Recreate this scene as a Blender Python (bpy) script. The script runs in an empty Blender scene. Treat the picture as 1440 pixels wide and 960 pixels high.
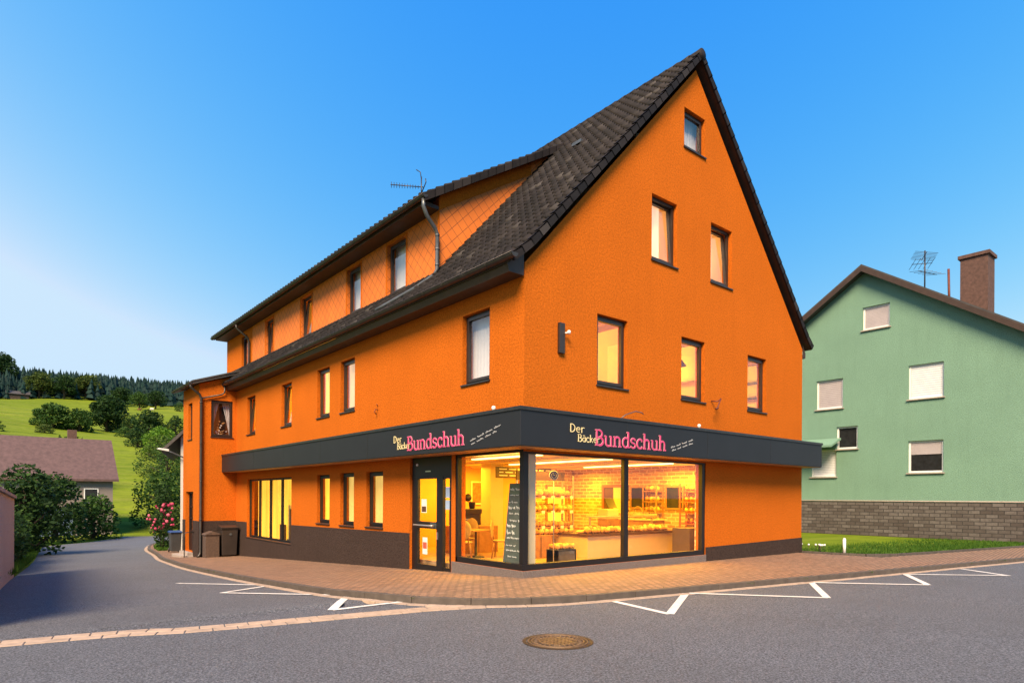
import bpy, bmesh, math, random
from math import radians, sin, cos, pi, tan
from mathutils import Vector, Matrix
random.seed(7)
SC = bpy.context.scene
COL = SC.collection

# ------------------------------------------------------------------ camera, sky, sun, exposure
cd = bpy.data.cameras.new("camera"); cam = bpy.data.objects.new("camera", cd); COL.objects.link(cam)
cd.sensor_width = 36.0; cd.lens = 899.57 / 1440 * 36; cd.shift_y = (698.24 - 480) / 1440
cd.clip_start = 0.1; cd.clip_end = 3000
cam.location = (-8.480, -9.890, 1.65)
cam.rotation_euler = (Matrix.Rotation(radians(50.415 - 90), 4, 'Z') @ Matrix.Rotation(radians(90), 4, 'X') @ Matrix.Rotation(radians(0.316), 4, 'Z')).to_euler()
SC.camera = cam

w = bpy.data.worlds.new("World"); SC.world = w; w.use_nodes = True
nt = w.node_tree; bg = nt.nodes['Background']
SUN_EL, SUN_ROT = radians(8), radians(312)      # sun just going down beyond the left edge of the view
sky = nt.nodes.new('ShaderNodeTexSky'); sky.sky_type = 'NISHITA'; sky.sun_disc = False
sky.sun_elevation = SUN_EL; sky.sun_rotation = SUN_ROT
sky.air_density = 1.0; sky.dust_density = 1.0; sky.ozone_density = 3.0
sep = nt.nodes.new('ShaderNodeSeparateColor'); cmb = nt.nodes.new('ShaderNodeCombineColor'); nt.links.new(sky.outputs[0], sep.inputs[0])
for i, (g, k) in enumerate(((2.15, .745), (.82, .815), (.05, 1.85))):     # the saturated grade of the evening sky
    p = nt.nodes.new('ShaderNodeMath'); p.operation = 'POWER'; p.inputs[1].default_value = g; nt.links.new(sep.outputs[i], p.inputs[0])
    q = nt.nodes.new('ShaderNodeMath'); q.operation = 'MULTIPLY'; q.inputs[1].default_value = k; nt.links.new(p.outputs[0], q.inputs[0])
    r = nt.nodes.new('ShaderNodeMath'); r.operation = 'MINIMUM'; r.inputs[1].default_value = (1.22, 1.60, 2.2)[i]; nt.links.new(q.outputs[0], r.inputs[0]); nt.links.new(r.outputs[0], cmb.inputs[i])
nt.links.new(cmb.outputs[0], bg.inputs[0])
bg.inputs[1].default_value = 0.15
sl = bpy.data.lights.new("sun", 'SUN'); sl.energy = 2.75; sl.angle = radians(26); sl.color = (1, .76, .48)
so = bpy.data.objects.new("sun", sl); COL.objects.link(so)
sd = Vector((-0.766 * .72, -0.643 * .72, 0.69))
so.rotation_euler = sd.to_track_quat('Z', 'Y').to_euler()
SC.view_settings.view_transform = 'Standard'; SC.view_settings.look = 'None'
SC.view_settings.exposure = 1.75; SC.view_settings.gamma = 1; SC.view_settings.use_curve_mapping = False
SC.render.engine = 'CYCLES'
SC.cycles.use_denoising = True; SC.cycles.max_bounces = 8; SC.cycles.transparent_max_bounces = 12
SC.cycles.sample_clamp_indirect = 5; SC.cycles.caustics_reflective = False; SC.cycles.caustics_refractive = False

# ------------------------------------------------------------------ material helpers
class NT:
    def __init__(s, name):
        s.m = bpy.data.materials.new(name); s.m.use_nodes = True; s.t = s.m.node_tree; s.b = s.t.nodes['Principled BSDF']
        s.out = s.t.nodes['Material Output']; s._co = None
    def n(s, typ, **kw):
        nd = s.t.nodes.new(typ)
        for k, v in kw.items():
            if k.startswith('i_'): nd.inputs[k[2:].replace('_', ' ')].default_value = v
            else: setattr(nd, k, v)
        return nd
    def l(s, a, b): s.t.links.new(a, b)
    def co(s):
        if not s._co: s._co = s.n('ShaderNodeTexCoord').outputs['Object']
        return s._co
    def mapped(s, scale=(1, 1, 1), rot=(0, 0, 0), src=None):
        mp = s.n('ShaderNodeMapping'); mp.inputs['Scale'].default_value = scale; mp.inputs['Rotation'].default_value = rot
        s.l(src or s.co(), mp.inputs['Vector']); return mp.outputs[0]
    def noise(s, scale, detail=4, rough=.6, vec=None):
        nd = s.n('ShaderNodeTexNoise'); nd.inputs['Scale'].default_value = scale; nd.inputs['Detail'].default_value = detail; nd.inputs['Roughness'].default_value = rough
        s.l(vec or s.co(), nd.inputs['Vector']); return nd.outputs['Fac']
    def ramp(s, fac, stops):
        r = s.n('ShaderNodeValToRGB'); el = r.color_ramp.elements
        while len(el) < len(stops): el.new(0.5)
        for e, (p, c) in zip(el, stops): e.position = p; e.color = (*c, 1) if len(c) == 3 else c
        s.l(fac, r.inputs[0]); return r.outputs[0]
    def mix(s, fac, a, b, mode='MIX'):
        m = s.n('ShaderNodeMix', data_type='RGBA', blend_type=mode)
        for sock, v in ((m.inputs[0], fac), (m.inputs[6], a), (m.inputs[7], b)):
            if hasattr(v, 'is_linked') or hasattr(v, 'links'): s.l(v, sock)
            elif isinstance(v, (int, float)): sock.default_value = v
            else: sock.default_value = (*v, 1)
        return m.outputs[2]
    def bump(s, h, strength=.3, dist=.02):
        b = s.n('ShaderNodeBump'); b.inputs['Strength'].default_value = strength; b.inputs['Distance'].default_value = dist
        s.l(h, b.inputs['Height']); s.l(b.outputs[0], s.b.inputs['Normal']); return b
    def setc(s, c):
        if hasattr(c, 'links'): s.l(c, s.b.inputs['Base Color'])
        else: s.b.inputs['Base Color'].default_value = (*c, 1)
    def rough(s, r): s.b.inputs['Roughness'].default_value = r

M = {}
def plain(name, col, rough=.6, metal=0, var=.12, nscale=6, bump=0):
    t = NT(name)
    f = t.noise(nscale, 5)
    a = tuple(c * (1 - var) for c in col); b = tuple(min(1, c * (1 + var)) for c in col)
    t.setc(t.ramp(f, [(.3, a), (.7, b)])); t.rough(rough); t.b.inputs['Metallic'].default_value = metal
    if bump: t.bump(t.noise(nscale * 12, 3), bump, .01)
    M[name] = t.m; return t.m

def stucco(name, col, grain=75, strength=.5):
    t = NT(name)
    big = t.noise(.55, 4); fine = t.noise(grain, 5, .75)
    streak = t.noise(1.6, 5, .7, t.mapped((2.2, 2.2, .22)))
    c1 = t.ramp(big, [(.3, tuple(c * .92 for c in col)), (.7, tuple(min(1, c * 1.07) for c in col))])
    c2 = t.mix(t.ramp(fine, [(.38, (0, 0, 0)), (.58, (1, 1, 1))]), tuple(c * .66 for c in col), c1)
    c3 = t.mix(t.ramp(streak, [(.50, (0, 0, 0)), (.78, (.26, .26, .26))]), c2, tuple(c * .60 for c in col))
    t.setc(c3); t.rough(.95); t.b.inputs['Specular IOR Level'].default_value = .06; t.bump(t.n('ShaderNodeMath', operation='ADD').outputs[0], 0)
    b = [n for n in t.t.nodes if n.type == 'BUMP'][0]; t.l(fine, b.inputs['Height']); b.inputs['Strength'].default_value = strength; b.inputs['Distance'].default_value = .04
    M[name] = t.m; return t.m

stucco('orange_stucco', (.605, .143, .012), 24, .5)
stucco('green_stucco', (.205, .35, .26), 30, .5)
stucco('white_stucco', (.62, .60, .57), 60, .3)
stucco('plinth_render', (.066, .046, .040), 24, .9)
stucco('cream_stucco', (.55, .50, .46), 60, .3)

def m_granite():
    t = NT('granite'); f = t.noise(110, 4, .8); c = t.ramp(f, [(.36, (.05, .04, .037)), (.5, (.15, .12, .11)), (.66, (.30, .25, .22))]); t.setc(c); t.rough(.5); t.bump(f, .2, .01); M['granite'] = t.m
m_granite()

def m_shingle():
    # diamond fibre-cement slates, painted orange
    t = NT('diamond_shingle'); sx = t.n('ShaderNodeSeparateXYZ'); t.l(t.co(), sx.inputs[0])
    ad = t.n('ShaderNodeMath', operation='ADD'); t.l(sx.outputs[0], ad.inputs[0]); t.l(sx.outputs[1], ad.inputs[1])
    def tri(sign):
        k = t.n('ShaderNodeMath', operation='MULTIPLY_ADD'); t.l(sx.outputs[2], k.inputs[0]); k.inputs[1].default_value = sign * 1.0; t.l(ad.outputs[0], k.inputs[2])
        s = t.n('ShaderNodeMath', operation='MULTIPLY'); t.l(k.outputs[0], s.inputs[0]); s.inputs[1].default_value = 2.9
        fr = t.n('ShaderNodeMath', operation='FRACT'); t.l(s.outputs[0], fr.inputs[0]); return fr.outputs[0]
    a, b = tri(1), tri(-1)
    def edge(x):
        m = t.n('ShaderNodeMath', operation='LESS_THAN'); t.l(x, m.inputs[0]); m.inputs[1].default_value = .055; return m.outputs[0]
    mx = t.n('ShaderNodeMath', operation='MAXIMUM'); t.l(edge(a), mx.inputs[0]); t.l(edge(b), mx.inputs[1])
    base = t.ramp(t.noise(1.3, 5), [(.3, (.56, .135, .014)), (.7, (.68, .175, .018))])
    t.setc(t.mix(mx.outputs[0], base, (.24, .062, .012))); t.rough(.75)
    hgt = t.n('ShaderNodeMath', operation='SUBTRACT'); t.l(b, hgt.inputs[0]); t.l(a, hgt.inputs[1])
    t.bump(hgt.outputs[0], .35, .04); M['diamond_shingle'] = t.m
m_shingle()

def m_tile():
    t = NT('roof_tile'); g = t.n('ShaderNodeNewGeometry')
    c = t.ramp(g.outputs['Random Per Island'], [(0, (.006, .0048, .005)), (.6, (.014, .0105, .0105)), (.93, (.026, .021, .020)), (1, (.062, .055, .052))])
    c = t.mix(t.ramp(t.noise(2.2, 6, .7), [(.45, (0, 0, 0)), (.75, (.5, .5, .5))]), c, (.028, .025, .024))
    t.setc(c); t.rough(.75); t.b.inputs['Specular IOR Level'].default_value = .25; t.bump(t.noise(60, 3), .25, .01); M['roof_tile'] = t.m
m_tile()

def m_asphalt():
    t = NT('asphalt'); f = t.noise(42, 4, .85); g = t.noise(.35, 5, .6); h = t.noise(75, 2, .9)
    c = t.ramp(f, [(.37, (.024, .024, .026)), (.5, (.101, .107, .122)), (.63, (.25, .26, .29))])
    c = t.mix(t.ramp(h, [(.62, (0, 0, 0)), (.72, (.5, .5, .5))]), c, (.28, .28, .29))
    c = t.mix(t.ramp(g, [(.35, (0, 0, 0)), (.7, (.35, .35, .35))]), c, (.075, .073, .072))
    # cracks
    vo = t.n('ShaderNodeTexVoronoi', feature='DISTANCE_TO_EDGE'); vo.inputs['Scale'].default_value = .22
    wob = t.n('ShaderNodeTexNoise'); wob.inputs['Scale'].default_value = 1.3; wob.inputs['Detail'].default_value = 5; t.l(t.co(), wob.inputs['Vector'])
    mxv = t.n('ShaderNodeMix', data_type='VECTOR'); mxv.inputs[0].default_value = .22; t.l(t.co(), mxv.inputs[4]); t.l(wob.outputs['Color'], mxv.inputs[5]); t.l(mxv.outputs[1], vo.inputs['Vector'])
    c = t.mix(t.ramp(vo.outputs['Distance'], [(.0, (.16, .16, .16)), (.004, (0, 0, 0))]), c, (.04, .04, .04))
    st = t.noise(.9, 5, .7, t.mapped((.5, 2.2, 1), (0, 0, radians(40))))
    c = t.mix(t.ramp(st, [(.58, (0, 0, 0)), (.75, (.30, .30, .30))]), c, (.05, .049, .051))
    sp = t.noise(7, 6, .8); c = t.mix(t.ramp(sp, [(.66, (0, 0, 0)), (.74, (.25, .25, .25))]), c, (.21, .21, .215))
    t.setc(c); t.rough(.85); t.bump(f, .9, .02); M['asphalt'] = t.m
m_asphalt()

def m_pavers():
    t = NT('paving_bricks')
    v = t.mapped((1, 1, 1), (0, 0, radians(-8)))
    br = t.n('ShaderNodeTexBrick', offset=.5); br.inputs['Scale'].default_value = 1
    br.inputs['Brick Width'].default_value = .21; br.inputs['Row Height'].default_value = .105; br.inputs['Mortar Size'].default_value = .013; br.inputs['Bias'].default_value = 0
    br.inputs['Color1'].default_value = (.22, .118, .064, 1); br.inputs['Color2'].default_value = (.36, .20, .115, 1); br.inputs['Mortar'].default_value = (.06, .042, .032, 1)
    t.l(v, br.inputs['Vector'])
    c = t.mix(t.ramp(t.noise(.8, 6, .7), [(.4, (0, 0, 0)), (.75, (.45, .45, .45))]), br.outputs['Color'], (.22, .15, .10))
    c = t.mix(t.ramp(t.noise(45, 3), [(.3, (.25, .25, .25)), (.6, (0, 0, 0))]), c, (.16, .10, .07))
    t.setc(c); t.rough(.8)
    inv = t.n('ShaderNodeMath', operation='SUBTRACT'); inv.inputs[0].default_value = 1; t.l(br.outputs['Fac'], inv.inputs[1])
    t.bump(inv.outputs[0], .6, .012); M['paving_bricks'] = t.m
m_pavers()

def m_brickwall(name, ax, c1, c2, mo, bw=.26, rh=.1, ms=.012):
    t = NT(name); sx = t.n('ShaderNodeSeparateXYZ'); t.l(t.co(), sx.inputs[0]); cb = t.n('ShaderNodeCombineXYZ')
    t.l(sx.outputs[ax], cb.inputs[0]); t.l(sx.outputs[2], cb.inputs[1])
    br = t.n('ShaderNodeTexBrick', offset=.5); br.inputs['Scale'].default_value = 1
    br.inputs['Brick Width'].default_value = bw; br.inputs['Row Height'].default_value = rh; br.inputs['Mortar Size'].default_value = ms
    br.inputs['Color1'].default_value = (*c1, 1); br.inputs['Color2'].default_value = (*c2, 1); br.inputs['Mortar'].default_value = (*mo, 1)
    t.l(cb.outputs[0], br.inputs['Vector']); t.setc(t.mix(t.ramp(t.noise(9, 4), [(.4, (0, 0, 0)), (.7, (.5, .5, .5))]), br.outputs['Color'], tuple(c * .6 for c in c1))); t.rough(.85)
    inv = t.n('ShaderNodeMath', operation='SUBTRACT'); inv.inputs[0].default_value = 1; t.l(br.outputs['Fac'], inv.inputs[1]); t.bump(inv.outputs[0], .8, .02); M[name] = t.m
m_brickwall('shop_brick_y', 1, (.40, .20, .08), (.70, .44, .22), (.80, .66, .42), .34, .125, .018)
m_brickwall('shop_brick_x', 0, (.40, .20, .08), (.70, .44, .22), (.80, .66, .42), .34, .125, .018)
m_brickwall('base_stone', 1, (.07, .055, .048), (.15, .13, .12), (.03, .028, .026), .42, .16, .014)

def m_glass(name, refl=.10, tint=(.97, .98, .97)):
    t = NT(name); tr = t.n('ShaderNodeBsdfTransparent'); tr.inputs[0].default_value = (*tint, 1)
    gl = t.n('ShaderNodeBsdfGlossy'); gl.inputs['Roughness'].default_value = .015
    lw = t.n('ShaderNodeLayerWeight'); lw.inputs['Blend'].default_value = .5
    pw = t.n('ShaderNodeMath', operation='POWER'); t.l(lw.outputs['Facing'], pw.inputs[0]); pw.inputs[1].default_value = 4
    ad = t.n('ShaderNodeMath', operation='MULTIPLY_ADD', use_clamp=True); t.l(pw.outputs[0], ad.inputs[0]); ad.inputs[1].default_value = .85; ad.inputs[2].default_value = refl
    ms = t.n('ShaderNodeMixShader'); t.l(ad.outputs[0], ms.inputs[0]); t.l(tr.outputs[0], ms.inputs[1]); t.l(gl.outputs[0], ms.inputs[2]); t.l(ms.outputs[0], t.out.inputs[0])
    M[name] = t.m
m_glass('glass', .15); m_glass('shop_glass', .06)

def m_lit(name, col, strength, pleat=0):
    t = NT(name)
    f = t.noise(2.2, 4) if not pleat else t.noise(1.0, 3, .6, t.mapped((pleat, pleat, .6)))
    c = t.ramp(f, [(.3, tuple(x * .55 for x in col)), (.7, col)])  # uneven glow puts fold shading into the emission colour
    t.setc(tuple(min(.8, x * .8) for x in col)); t.l(c, t.b.inputs['Emission Color']); t.b.inputs['Emission Strength'].default_value = strength; t.rough(.9); M[name] = t.m
m_lit('glow_curtain', (1.0, .50, .045), .62, 7)  # curtain and blind cloth emits by itself, in place of room light behind
m_lit('glow_blind', (1.0, .57, .15), .42, 1.2)
m_lit('glow_pale', (1.0, .62, .36), .50, 1.5)
m_lit('tube_light', (1, .66, .22), 1.7)
m_lit('dim_glow_blind', (.85, .50, .22), .45, 2.0)

def m_leaf(name, c1, c2, c3):
    t = NT(name); g = t.n('ShaderNodeNewGeometry')
    c = t.ramp(g.outputs['Random Per Island'], [(0, c1), (.5, c2), (1, c3)])
    c = t.mix(t.ramp(t.noise(.35, 3), [(.35, (0, 0, 0)), (.7, (.55, .55, .55))]), c, c1)
    t.setc(c); t.rough(.7); t.b.inputs['Specular IOR Level'].default_value = .2
    trn = t.n('ShaderNodeBsdfTranslucent'); t.l(c, trn.inputs[0]); ms = t.n('ShaderNodeMixShader'); ms.inputs[0].default_value = .3
    t.l(t.b.outputs[0], ms.inputs[1]); t.l(trn.outputs[0], ms.inputs[2]); t.l(ms.outputs[0], t.out.inputs[0]); M[name] = t.m
m_leaf('leaf_dark', (.010, .032, .009), (.024, .062, .014), (.052, .105, .022))
m_leaf('leaf_mid', (.020, .055, .010), (.045, .105, .018), (.085, .155, .028))
m_leaf('leaf_olive', (.030, .055, .010), (.065, .110, .020), (.12, .15, .03))
m_leaf('leaf_bright', (.06, .14, .012), (.12, .25, .02), (.20, .34, .04))
m_leaf('conifer', (.007, .026, .026), (.013, .043, .040), (.026, .066, .052))  # extra blue in the needles stands in for distance haze
m_leaf('grass_blade', (.03, .085, .008), (.06, .14, .012), (.11, .20, .025))
m_leaf('petal', (.45, .04, .12), (.60, .08, .18), (.70, .20, .28))

def m_meadow():
    t = NT('meadow'); f = t.noise(.02, 6, .6); s = t.noise(.6, 5, .7); b = t.noise(1.0, 3, .5, t.mapped((.01, .12, .01)))
    c = t.ramp(f, [(.3, (.11, .165, .010)), (.55, (.17, .225, .014)), (.75, (.24, .255, .026))])
    c = t.mix(t.ramp(b, [(.45, (0, 0, 0)), (.7, (.5, .5, .5))]), c, (.19, .22, .035))
    c = t.mix(t.ramp(s, [(.35, (.5, .5, .5)), (.6, (0, 0, 0))]), c, (.06, .105, .008))
    pt = t.noise(.12, 6, .75); c = t.mix(t.ramp(pt, [(.50, (0, 0, 0)), (.68, (.65, .65, .65))]), c, (.075, .115, .010))
    rw = t.noise(1.0, 3, .6, t.mapped((.02, .5, .02), (0, 0, .12))); c = t.mix(t.ramp(rw, [(.50, (0, 0, 0)), (.62, (.4, .4, .4))]), c, (.22, .235, .04)); t.setc(c); t.rough(.95); t.b.inputs['Specular IOR Level'].default_value = .05; t.bump(s, .4, .3); M['meadow'] = t.m
m_meadow()

plain('frame_brown', (.028, .019, .015), .4, 0, .2)
plain('frame_black', (.006, .0045, .004), .5, 0, .2)
plain('soffit_brown', (.045, .024, .015), .6, 0, .25, 4)
plain('fascia_slate', (.0085, .0095, .0125), .55, 0, .16, 1.2)
plain('metal_cap', (.03, .03, .03), .4, .3, .3)
plain('zinc_dark', (.055, .048, .044), .42, .55, .25, 5)
plain('zinc_grey', (.13, .14, .15), .45, .6, .2, 5)
plain('white_paint', (.78, .77, .74), .5, 0, .04)
t = NT('road_paint'); f = t.noise(9, 6, .8); t.setc(t.mix(t.ramp(f, [(.56, (0, 0, 0)), (.66, (1, 1, 1))]), t.ramp(t.noise(2, 4), [(.3, (.60, .57, .53)), (.7, (.74, .72, .68))]), (.30, .29, .28))); t.rough(.8); t.bump(t.noise(60, 3), .3, .01); M['road_paint'] = t.m
plain('sky_white', (.80, .76, .78), .9, 0, .06, 2)  # white raised to stand in for sky mirrored in upper panes
plain('lace_cloth', (.52, .50, .54), .9, 0, .18, 5)
plain('peach_cloth', (.70, .52, .36), .9, 0, .08, 2)
plain('cream_wall', (.78, .62, .36), .8, 0, .04, 2)
plain('orange_wall', (.74, .38, .12), .8, 0, .05, 2)
plain('shop_ceiling', (.82, .72, .46), .8, 0, .04, 2)
plain('shop_floor', (.42, .26, .13), .35, 0, .15, 3)
plain('wood_warm', (.36, .17, .06), .5, 0, .25, 5)
plain('wood_dark', (.10, .045, .022), .5, 0, .25, 5)
plain('counter_white', (.66, .56, .36), .4, 0, .03)
plain('counter_brown', (.10, .065, .060), .4, 0, .1)
plain('steel', (.55, .54, .52), .3, .8, .1)
plain('chalkboard', (.085, .105, .085), .7, 0, .25, 4)
plain('chalk', (.80, .80, .74), .9, 0, .1)
plain('cream_text', (.80, .68, .36), .5, 0, .06)
plain('pink_text', (.62, .045, .17), .45, 0, .08)
plain('pink_edge', (.80, .38, .45), .45, 0, .06)
plain('script_text', (.42, .43, .44), .5, 0, .1)
plain('bread', (.78, .46, .14), .7, 0, .35, 14, .3)
plain('bread_dark', (.50, .24, .06), .7, 0, .45, 14, .3)
plain('kerb_stone', (.085, .068, .056), .8, 0, .25, 5, .2)  # darkened to carry the shade on the kerb's face
plain('gutter_stone', (.40, .29, .21), .8, 0, .22, 6, .25)
plain('cast_iron', (.026, .016, .011), .6, .1, .35, 9, .3)
plain('iron_wear', (.13, .078, .042), .55, .1, .3, 12)
plain('bin_plastic', (.030, .021, .017), .5, 0, .2, 3)
plain('bin_grey', (.045, .047, .05), .5, 0, .2, 3)
plain('lid_blue', (.02, .06, .20), .45, 0, .15, 3)
plain('bin_stone', (.085, .052, .038), .8, 0, .3, 14, .4)
plain('step_stone', (.36, .30, .26), .8, 0, .15, 6, .2)
plain('bark', (.055, .040, .028), .9, 0, .3, 8, .5)
plain('chimney_brick', (.10, .052, .040), .85, 0, .3, 8, .4)
plain('roof_grey', (.055, .050, .048), .7, 0, .25, 3, .3)
plain('roof_mauve', (.10, .058, .055), .8, 0, .25, 3, .3)
plain('barn_wood', (.05, .035, .028), .9, 0, .3, 1)
plain('window_dark', (.02, .022, .024), .15, 0, .3)
plain('shutter_white', (.70, .70, .72), .6, 0, .05, 3)
plain('shutter_mauve', (.42, .37, .38), .6, 0, .06, 3)
stucco('dim_stucco', (.26, .22, .20), 60, .3)
plain('garage_blue', (.13, .18, .28), .6, 0, .1, 3)
plain('soil', (.07, .05, .035), .95, 0, .3, 6, .4)
plain('red_rust', (.14, .035, .02), .6, .2, .3, 8)
plain('cow_brown', (.20, .09, .04), .9); plain('cow_white', (.7, .66, .6), .9)
plain('sign_plum', (.06, .02, .04), .5); plain('poster_blue', (.35, .45, .62), .6); plain('paper', (.78, .74, .66), .8)
plain('poster_red', (.5, .10, .06), .6); plain('picture_warm', (.45, .16, .05), .6, 0, .5, 9)
plain('seat_tan', (.42, .29, .11), .7, 0, .2, 9)
plain('dark_machine', (.03, .02, .018), .3)

# ------------------------------------------------------------------ mesh helpers
class MB:
    def __init__(s): s.v = []; s.f = []; s.mi = []; s.sm = []
    def add(s, vs, fs, mi=0, smooth=False):
        o = len(s.v); s.v += [tuple(v) for v in vs]; s.f += [tuple(i + o for i in f) for f in fs]; s.mi += [mi] * len(fs); s.sm += [smooth] * len(fs); return s
    def quad(s, a, b, c, d, mi=0): return s.add([a, b, c, d], [(0, 1, 2, 3)], mi)
    def box(s, x0, x1, y0, y1, z0, z1, mi=0):
        return s.add([(x0, y0, z0), (x1, y0, z0), (x1, y1, z0), (x0, y1, z0), (x0, y0, z1), (x1, y0, z1), (x1, y1, z1), (x0, y1, z1)],
                     [(0, 3, 2, 1), (4, 5, 6, 7), (0, 1, 5, 4), (1, 2, 6, 5), (2, 3, 7, 6), (3, 0, 4, 7)], mi)
    def mbox(s, mp, u0, u1, z0, z1, n0, n1, mi=0):     # box in a facade's own (along, up, outward) frame
        P = [mp(u, z, n) for n in (n0, n1) for z in (z0, z1) for u in (u0, u1)]
        return s.add(P, [(0, 1, 3, 2), (4, 6, 7, 5), (0, 4, 5, 1), (2, 3, 7, 6), (0, 2, 6, 4), (1, 5, 7, 3)], mi)
    def ring(s, mp, u0, u1, z0, z1, wd, n0, n1, mi=0, wb=None):
        wb = wb or wd
        s.mbox(mp, u0, u1, z0, z0 + wb, n0, n1, mi); s.mbox(mp, u0, u1, z1 - wd, z1, n0, n1, mi)
        s.mbox(mp, u0, u0 + wd, z0 + wb, z1 - wd, n0, n1, mi); s.mbox(mp, u1 - wd, u1, z0 + wb, z1 - wd, n0, n1, mi); return s
    def tube(s, pts, r, seg=8, mi=0, cap=True, radii=None):
        pts = [Vector(p) for p in pts]; rings = []
        for i, p in enumerate(pts):
            d = (pts[min(i + 1, len(pts) - 1)] - pts[max(i - 1, 0)]).normalized()
            a = d.orthogonal().normalized() if i == 0 else (rings[-1][1] - d * rings[-1][1].dot(d)).normalized()
            b = d.cross(a); rr = radii[i] if radii else r
            rings.append(([p + (a * cos(2 * pi * k / seg) + b * sin(2 * pi * k / seg)) * rr for k in range(seg)], a))
        vs = [v for rg, _ in rings for v in rg]; fs = []
        for i in range(len(pts) - 1):
            for k in range(seg): fs.append((i * seg + k, i * seg + (k + 1) % seg, (i + 1) * seg + (k + 1) % seg, (i + 1) * seg + k))
        if cap: fs += [tuple(range(seg))[::-1], tuple(range((len(pts) - 1) * seg, len(pts) * seg))]
        return s.add(vs, fs, mi, True)
    def lathe(s, c, prof, seg=24, mi=0, smooth=True):
        vs = [(c[0] + r * cos(2 * pi * k / seg), c[1] + r * sin(2 * pi * k / seg), c[2] + z) for r, z in prof for k in range(seg)]; fs = []
        for i in range(len(prof) - 1):
            for k in range(seg): fs.append((i * seg + k, i * seg + (k + 1) % seg, (i + 1) * seg + (k + 1) % seg, (i + 1) * seg + k))
        fs += [tuple(range(seg))[::-1], tuple(range((len(prof) - 1) * seg, len(prof) * seg))]
        return s.add(vs, fs, mi, smooth)
    def prism(s, poly, ext, mi=0):      # poly: 3-D points, ext: extrusion vector
        n = len(poly); e = Vector(ext); a = [Vector(p) for p in poly]; b = [p + e for p in a]
        return s.add(a + b, [tuple(range(n))[::-1], tuple(range(n, 2 * n))] + [(i, (i + 1) % n, n + (i + 1) % n, n + i) for i in range(n)], mi)
    def ball(s, c, r, seg=10, rg=7, mi=0, rough=0):
        vs = []; rx, ry, rz = r if hasattr(r, '__len__') else (r, r, r)
        for i in range(1, rg):
            for k in range(seg):
                q = 1 + random.uniform(-rough, rough)
                vs.append((c[0] + rx * q * sin(pi * i / rg) * cos(2 * pi * k / seg), c[1] + ry * q * sin(pi * i / rg) * sin(2 * pi * k / seg), c[2] + rz * q * cos(pi * i / rg)))
        vs += [(c[0], c[1], c[2] + rz), (c[0], c[1], c[2] - rz)]; t = len(vs) - 2; fs = []
        for i in range(rg - 2):
            for k in range(seg): fs.append((i * seg + k, (i + 1) * seg + k, (i + 1) * seg + (k + 1) % seg, i * seg + (k + 1) % seg))
        for k in range(seg): fs.append((t, k, (k + 1) % seg)); fs.append((t + 1, (rg - 2) * seg + (k + 1) % seg, (rg - 2) * seg + k))
        return s.add(vs, fs, mi, True)
    def build(s, name, mats, parent=None, org=None, bevel=0, kind=None):
        if isinstance(mats, str): mats = [mats]
        me = bpy.data.meshes.new(name)
        o = Vector(org) if org is not None else (worldloc(parent) if parent else Vector((0, 0, 0)))
        me.from_pydata([Vector(v) - o for v in s.v], [], s.f); me.update()
        for m in mats: me.materials.append(M[m])
        me.polygons.foreach_set('material_index', s.mi); me.polygons.foreach_set('use_smooth', s.sm)
        bm = bmesh.new(); bm.from_mesh(me); bmesh.ops.recalc_face_normals(bm, faces=bm.faces) if len(s.f) < 60000 else None; bm.to_mesh(me); bm.free()
        ob = bpy.data.objects.new(name, me); COL.objects.link(ob)
        if parent: ob.parent = parent; ob.location = o - worldloc(parent)
        else: ob.location = o
        if bevel:
            md = ob.modifiers.new('bevel', 'BEVEL'); md.width = bevel; md.segments = 2; md.limit_method = 'ANGLE'
        if kind: ob['kind'] = kind
        return ob
def worldloc(o):
    v = Vector((0, 0, 0))
    while o: v += Vector(o.location); o = o.parent
    return v
def tag(o, label, cat, group=None):
    o['label'] = label; o['category'] = cat
    if group: o['group'] = group
    return o
def thing(name, label, cat, loc=(0, 0, 0), group=None):
    o = bpy.data.objects.new(name, None); COL.objects.link(o); o.location = loc; o.empty_display_size = .2
    return tag(o, label, cat, group)
def copy_tree(src, loc=None, label=None, rotz=None, scale=None):
    r = src.copy(); COL.objects.link(r)
    if loc is not None: r.location = loc
    if rotz is not None: r.rotation_euler = (0, 0, rotz)
    if scale is not None: r.scale = scale
    if label: r['label'] = label
    for ch in list(src.children):
        c = ch.copy(); COL.objects.link(c); c.parent = r
        for g in list(ch.children):
            d = g.copy(); COL.objects.link(d); d.parent = c
    return r

# ------------------------------------------------------------------ ground
def gz(x, y):            # pavement level: flat along the main street, falling down the side street
    s = 0 if y <= 0 else (-.05 * y if y < 22 else max(-1.1 - .03 * (y - 22), -1.9))
    return s - .006 * min(max(0, x), 40)
def smooth(a, b, t): t = min(1, max(0, (t - a) / (b - a))); return t * t * (3 - 2 * t)
def hillz(x, y):
    base = gz(x, y) - .17
    if y < 45: return base
    h = -1.8 + .15 * max(0, y - 60) if y < 405 else 49.95 + .17 * (y - 405)
    if y > 640: h = 49.95 + .17 * 235 + .05 * (y - 640)
    h += .04 * max(0, x) * min(1, max(0, (y - 200) / 300))
    h += (1.2 * sin(x * .031 + y * .013) + .8 * sin(x * .07 - y * .045)) * smooth(70, 200, y)
    h *= 1 - .999 * smooth(150, 420, x)
    return base * (1 - smooth(45, 75, y)) + h * smooth(45, 75, y)
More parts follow.
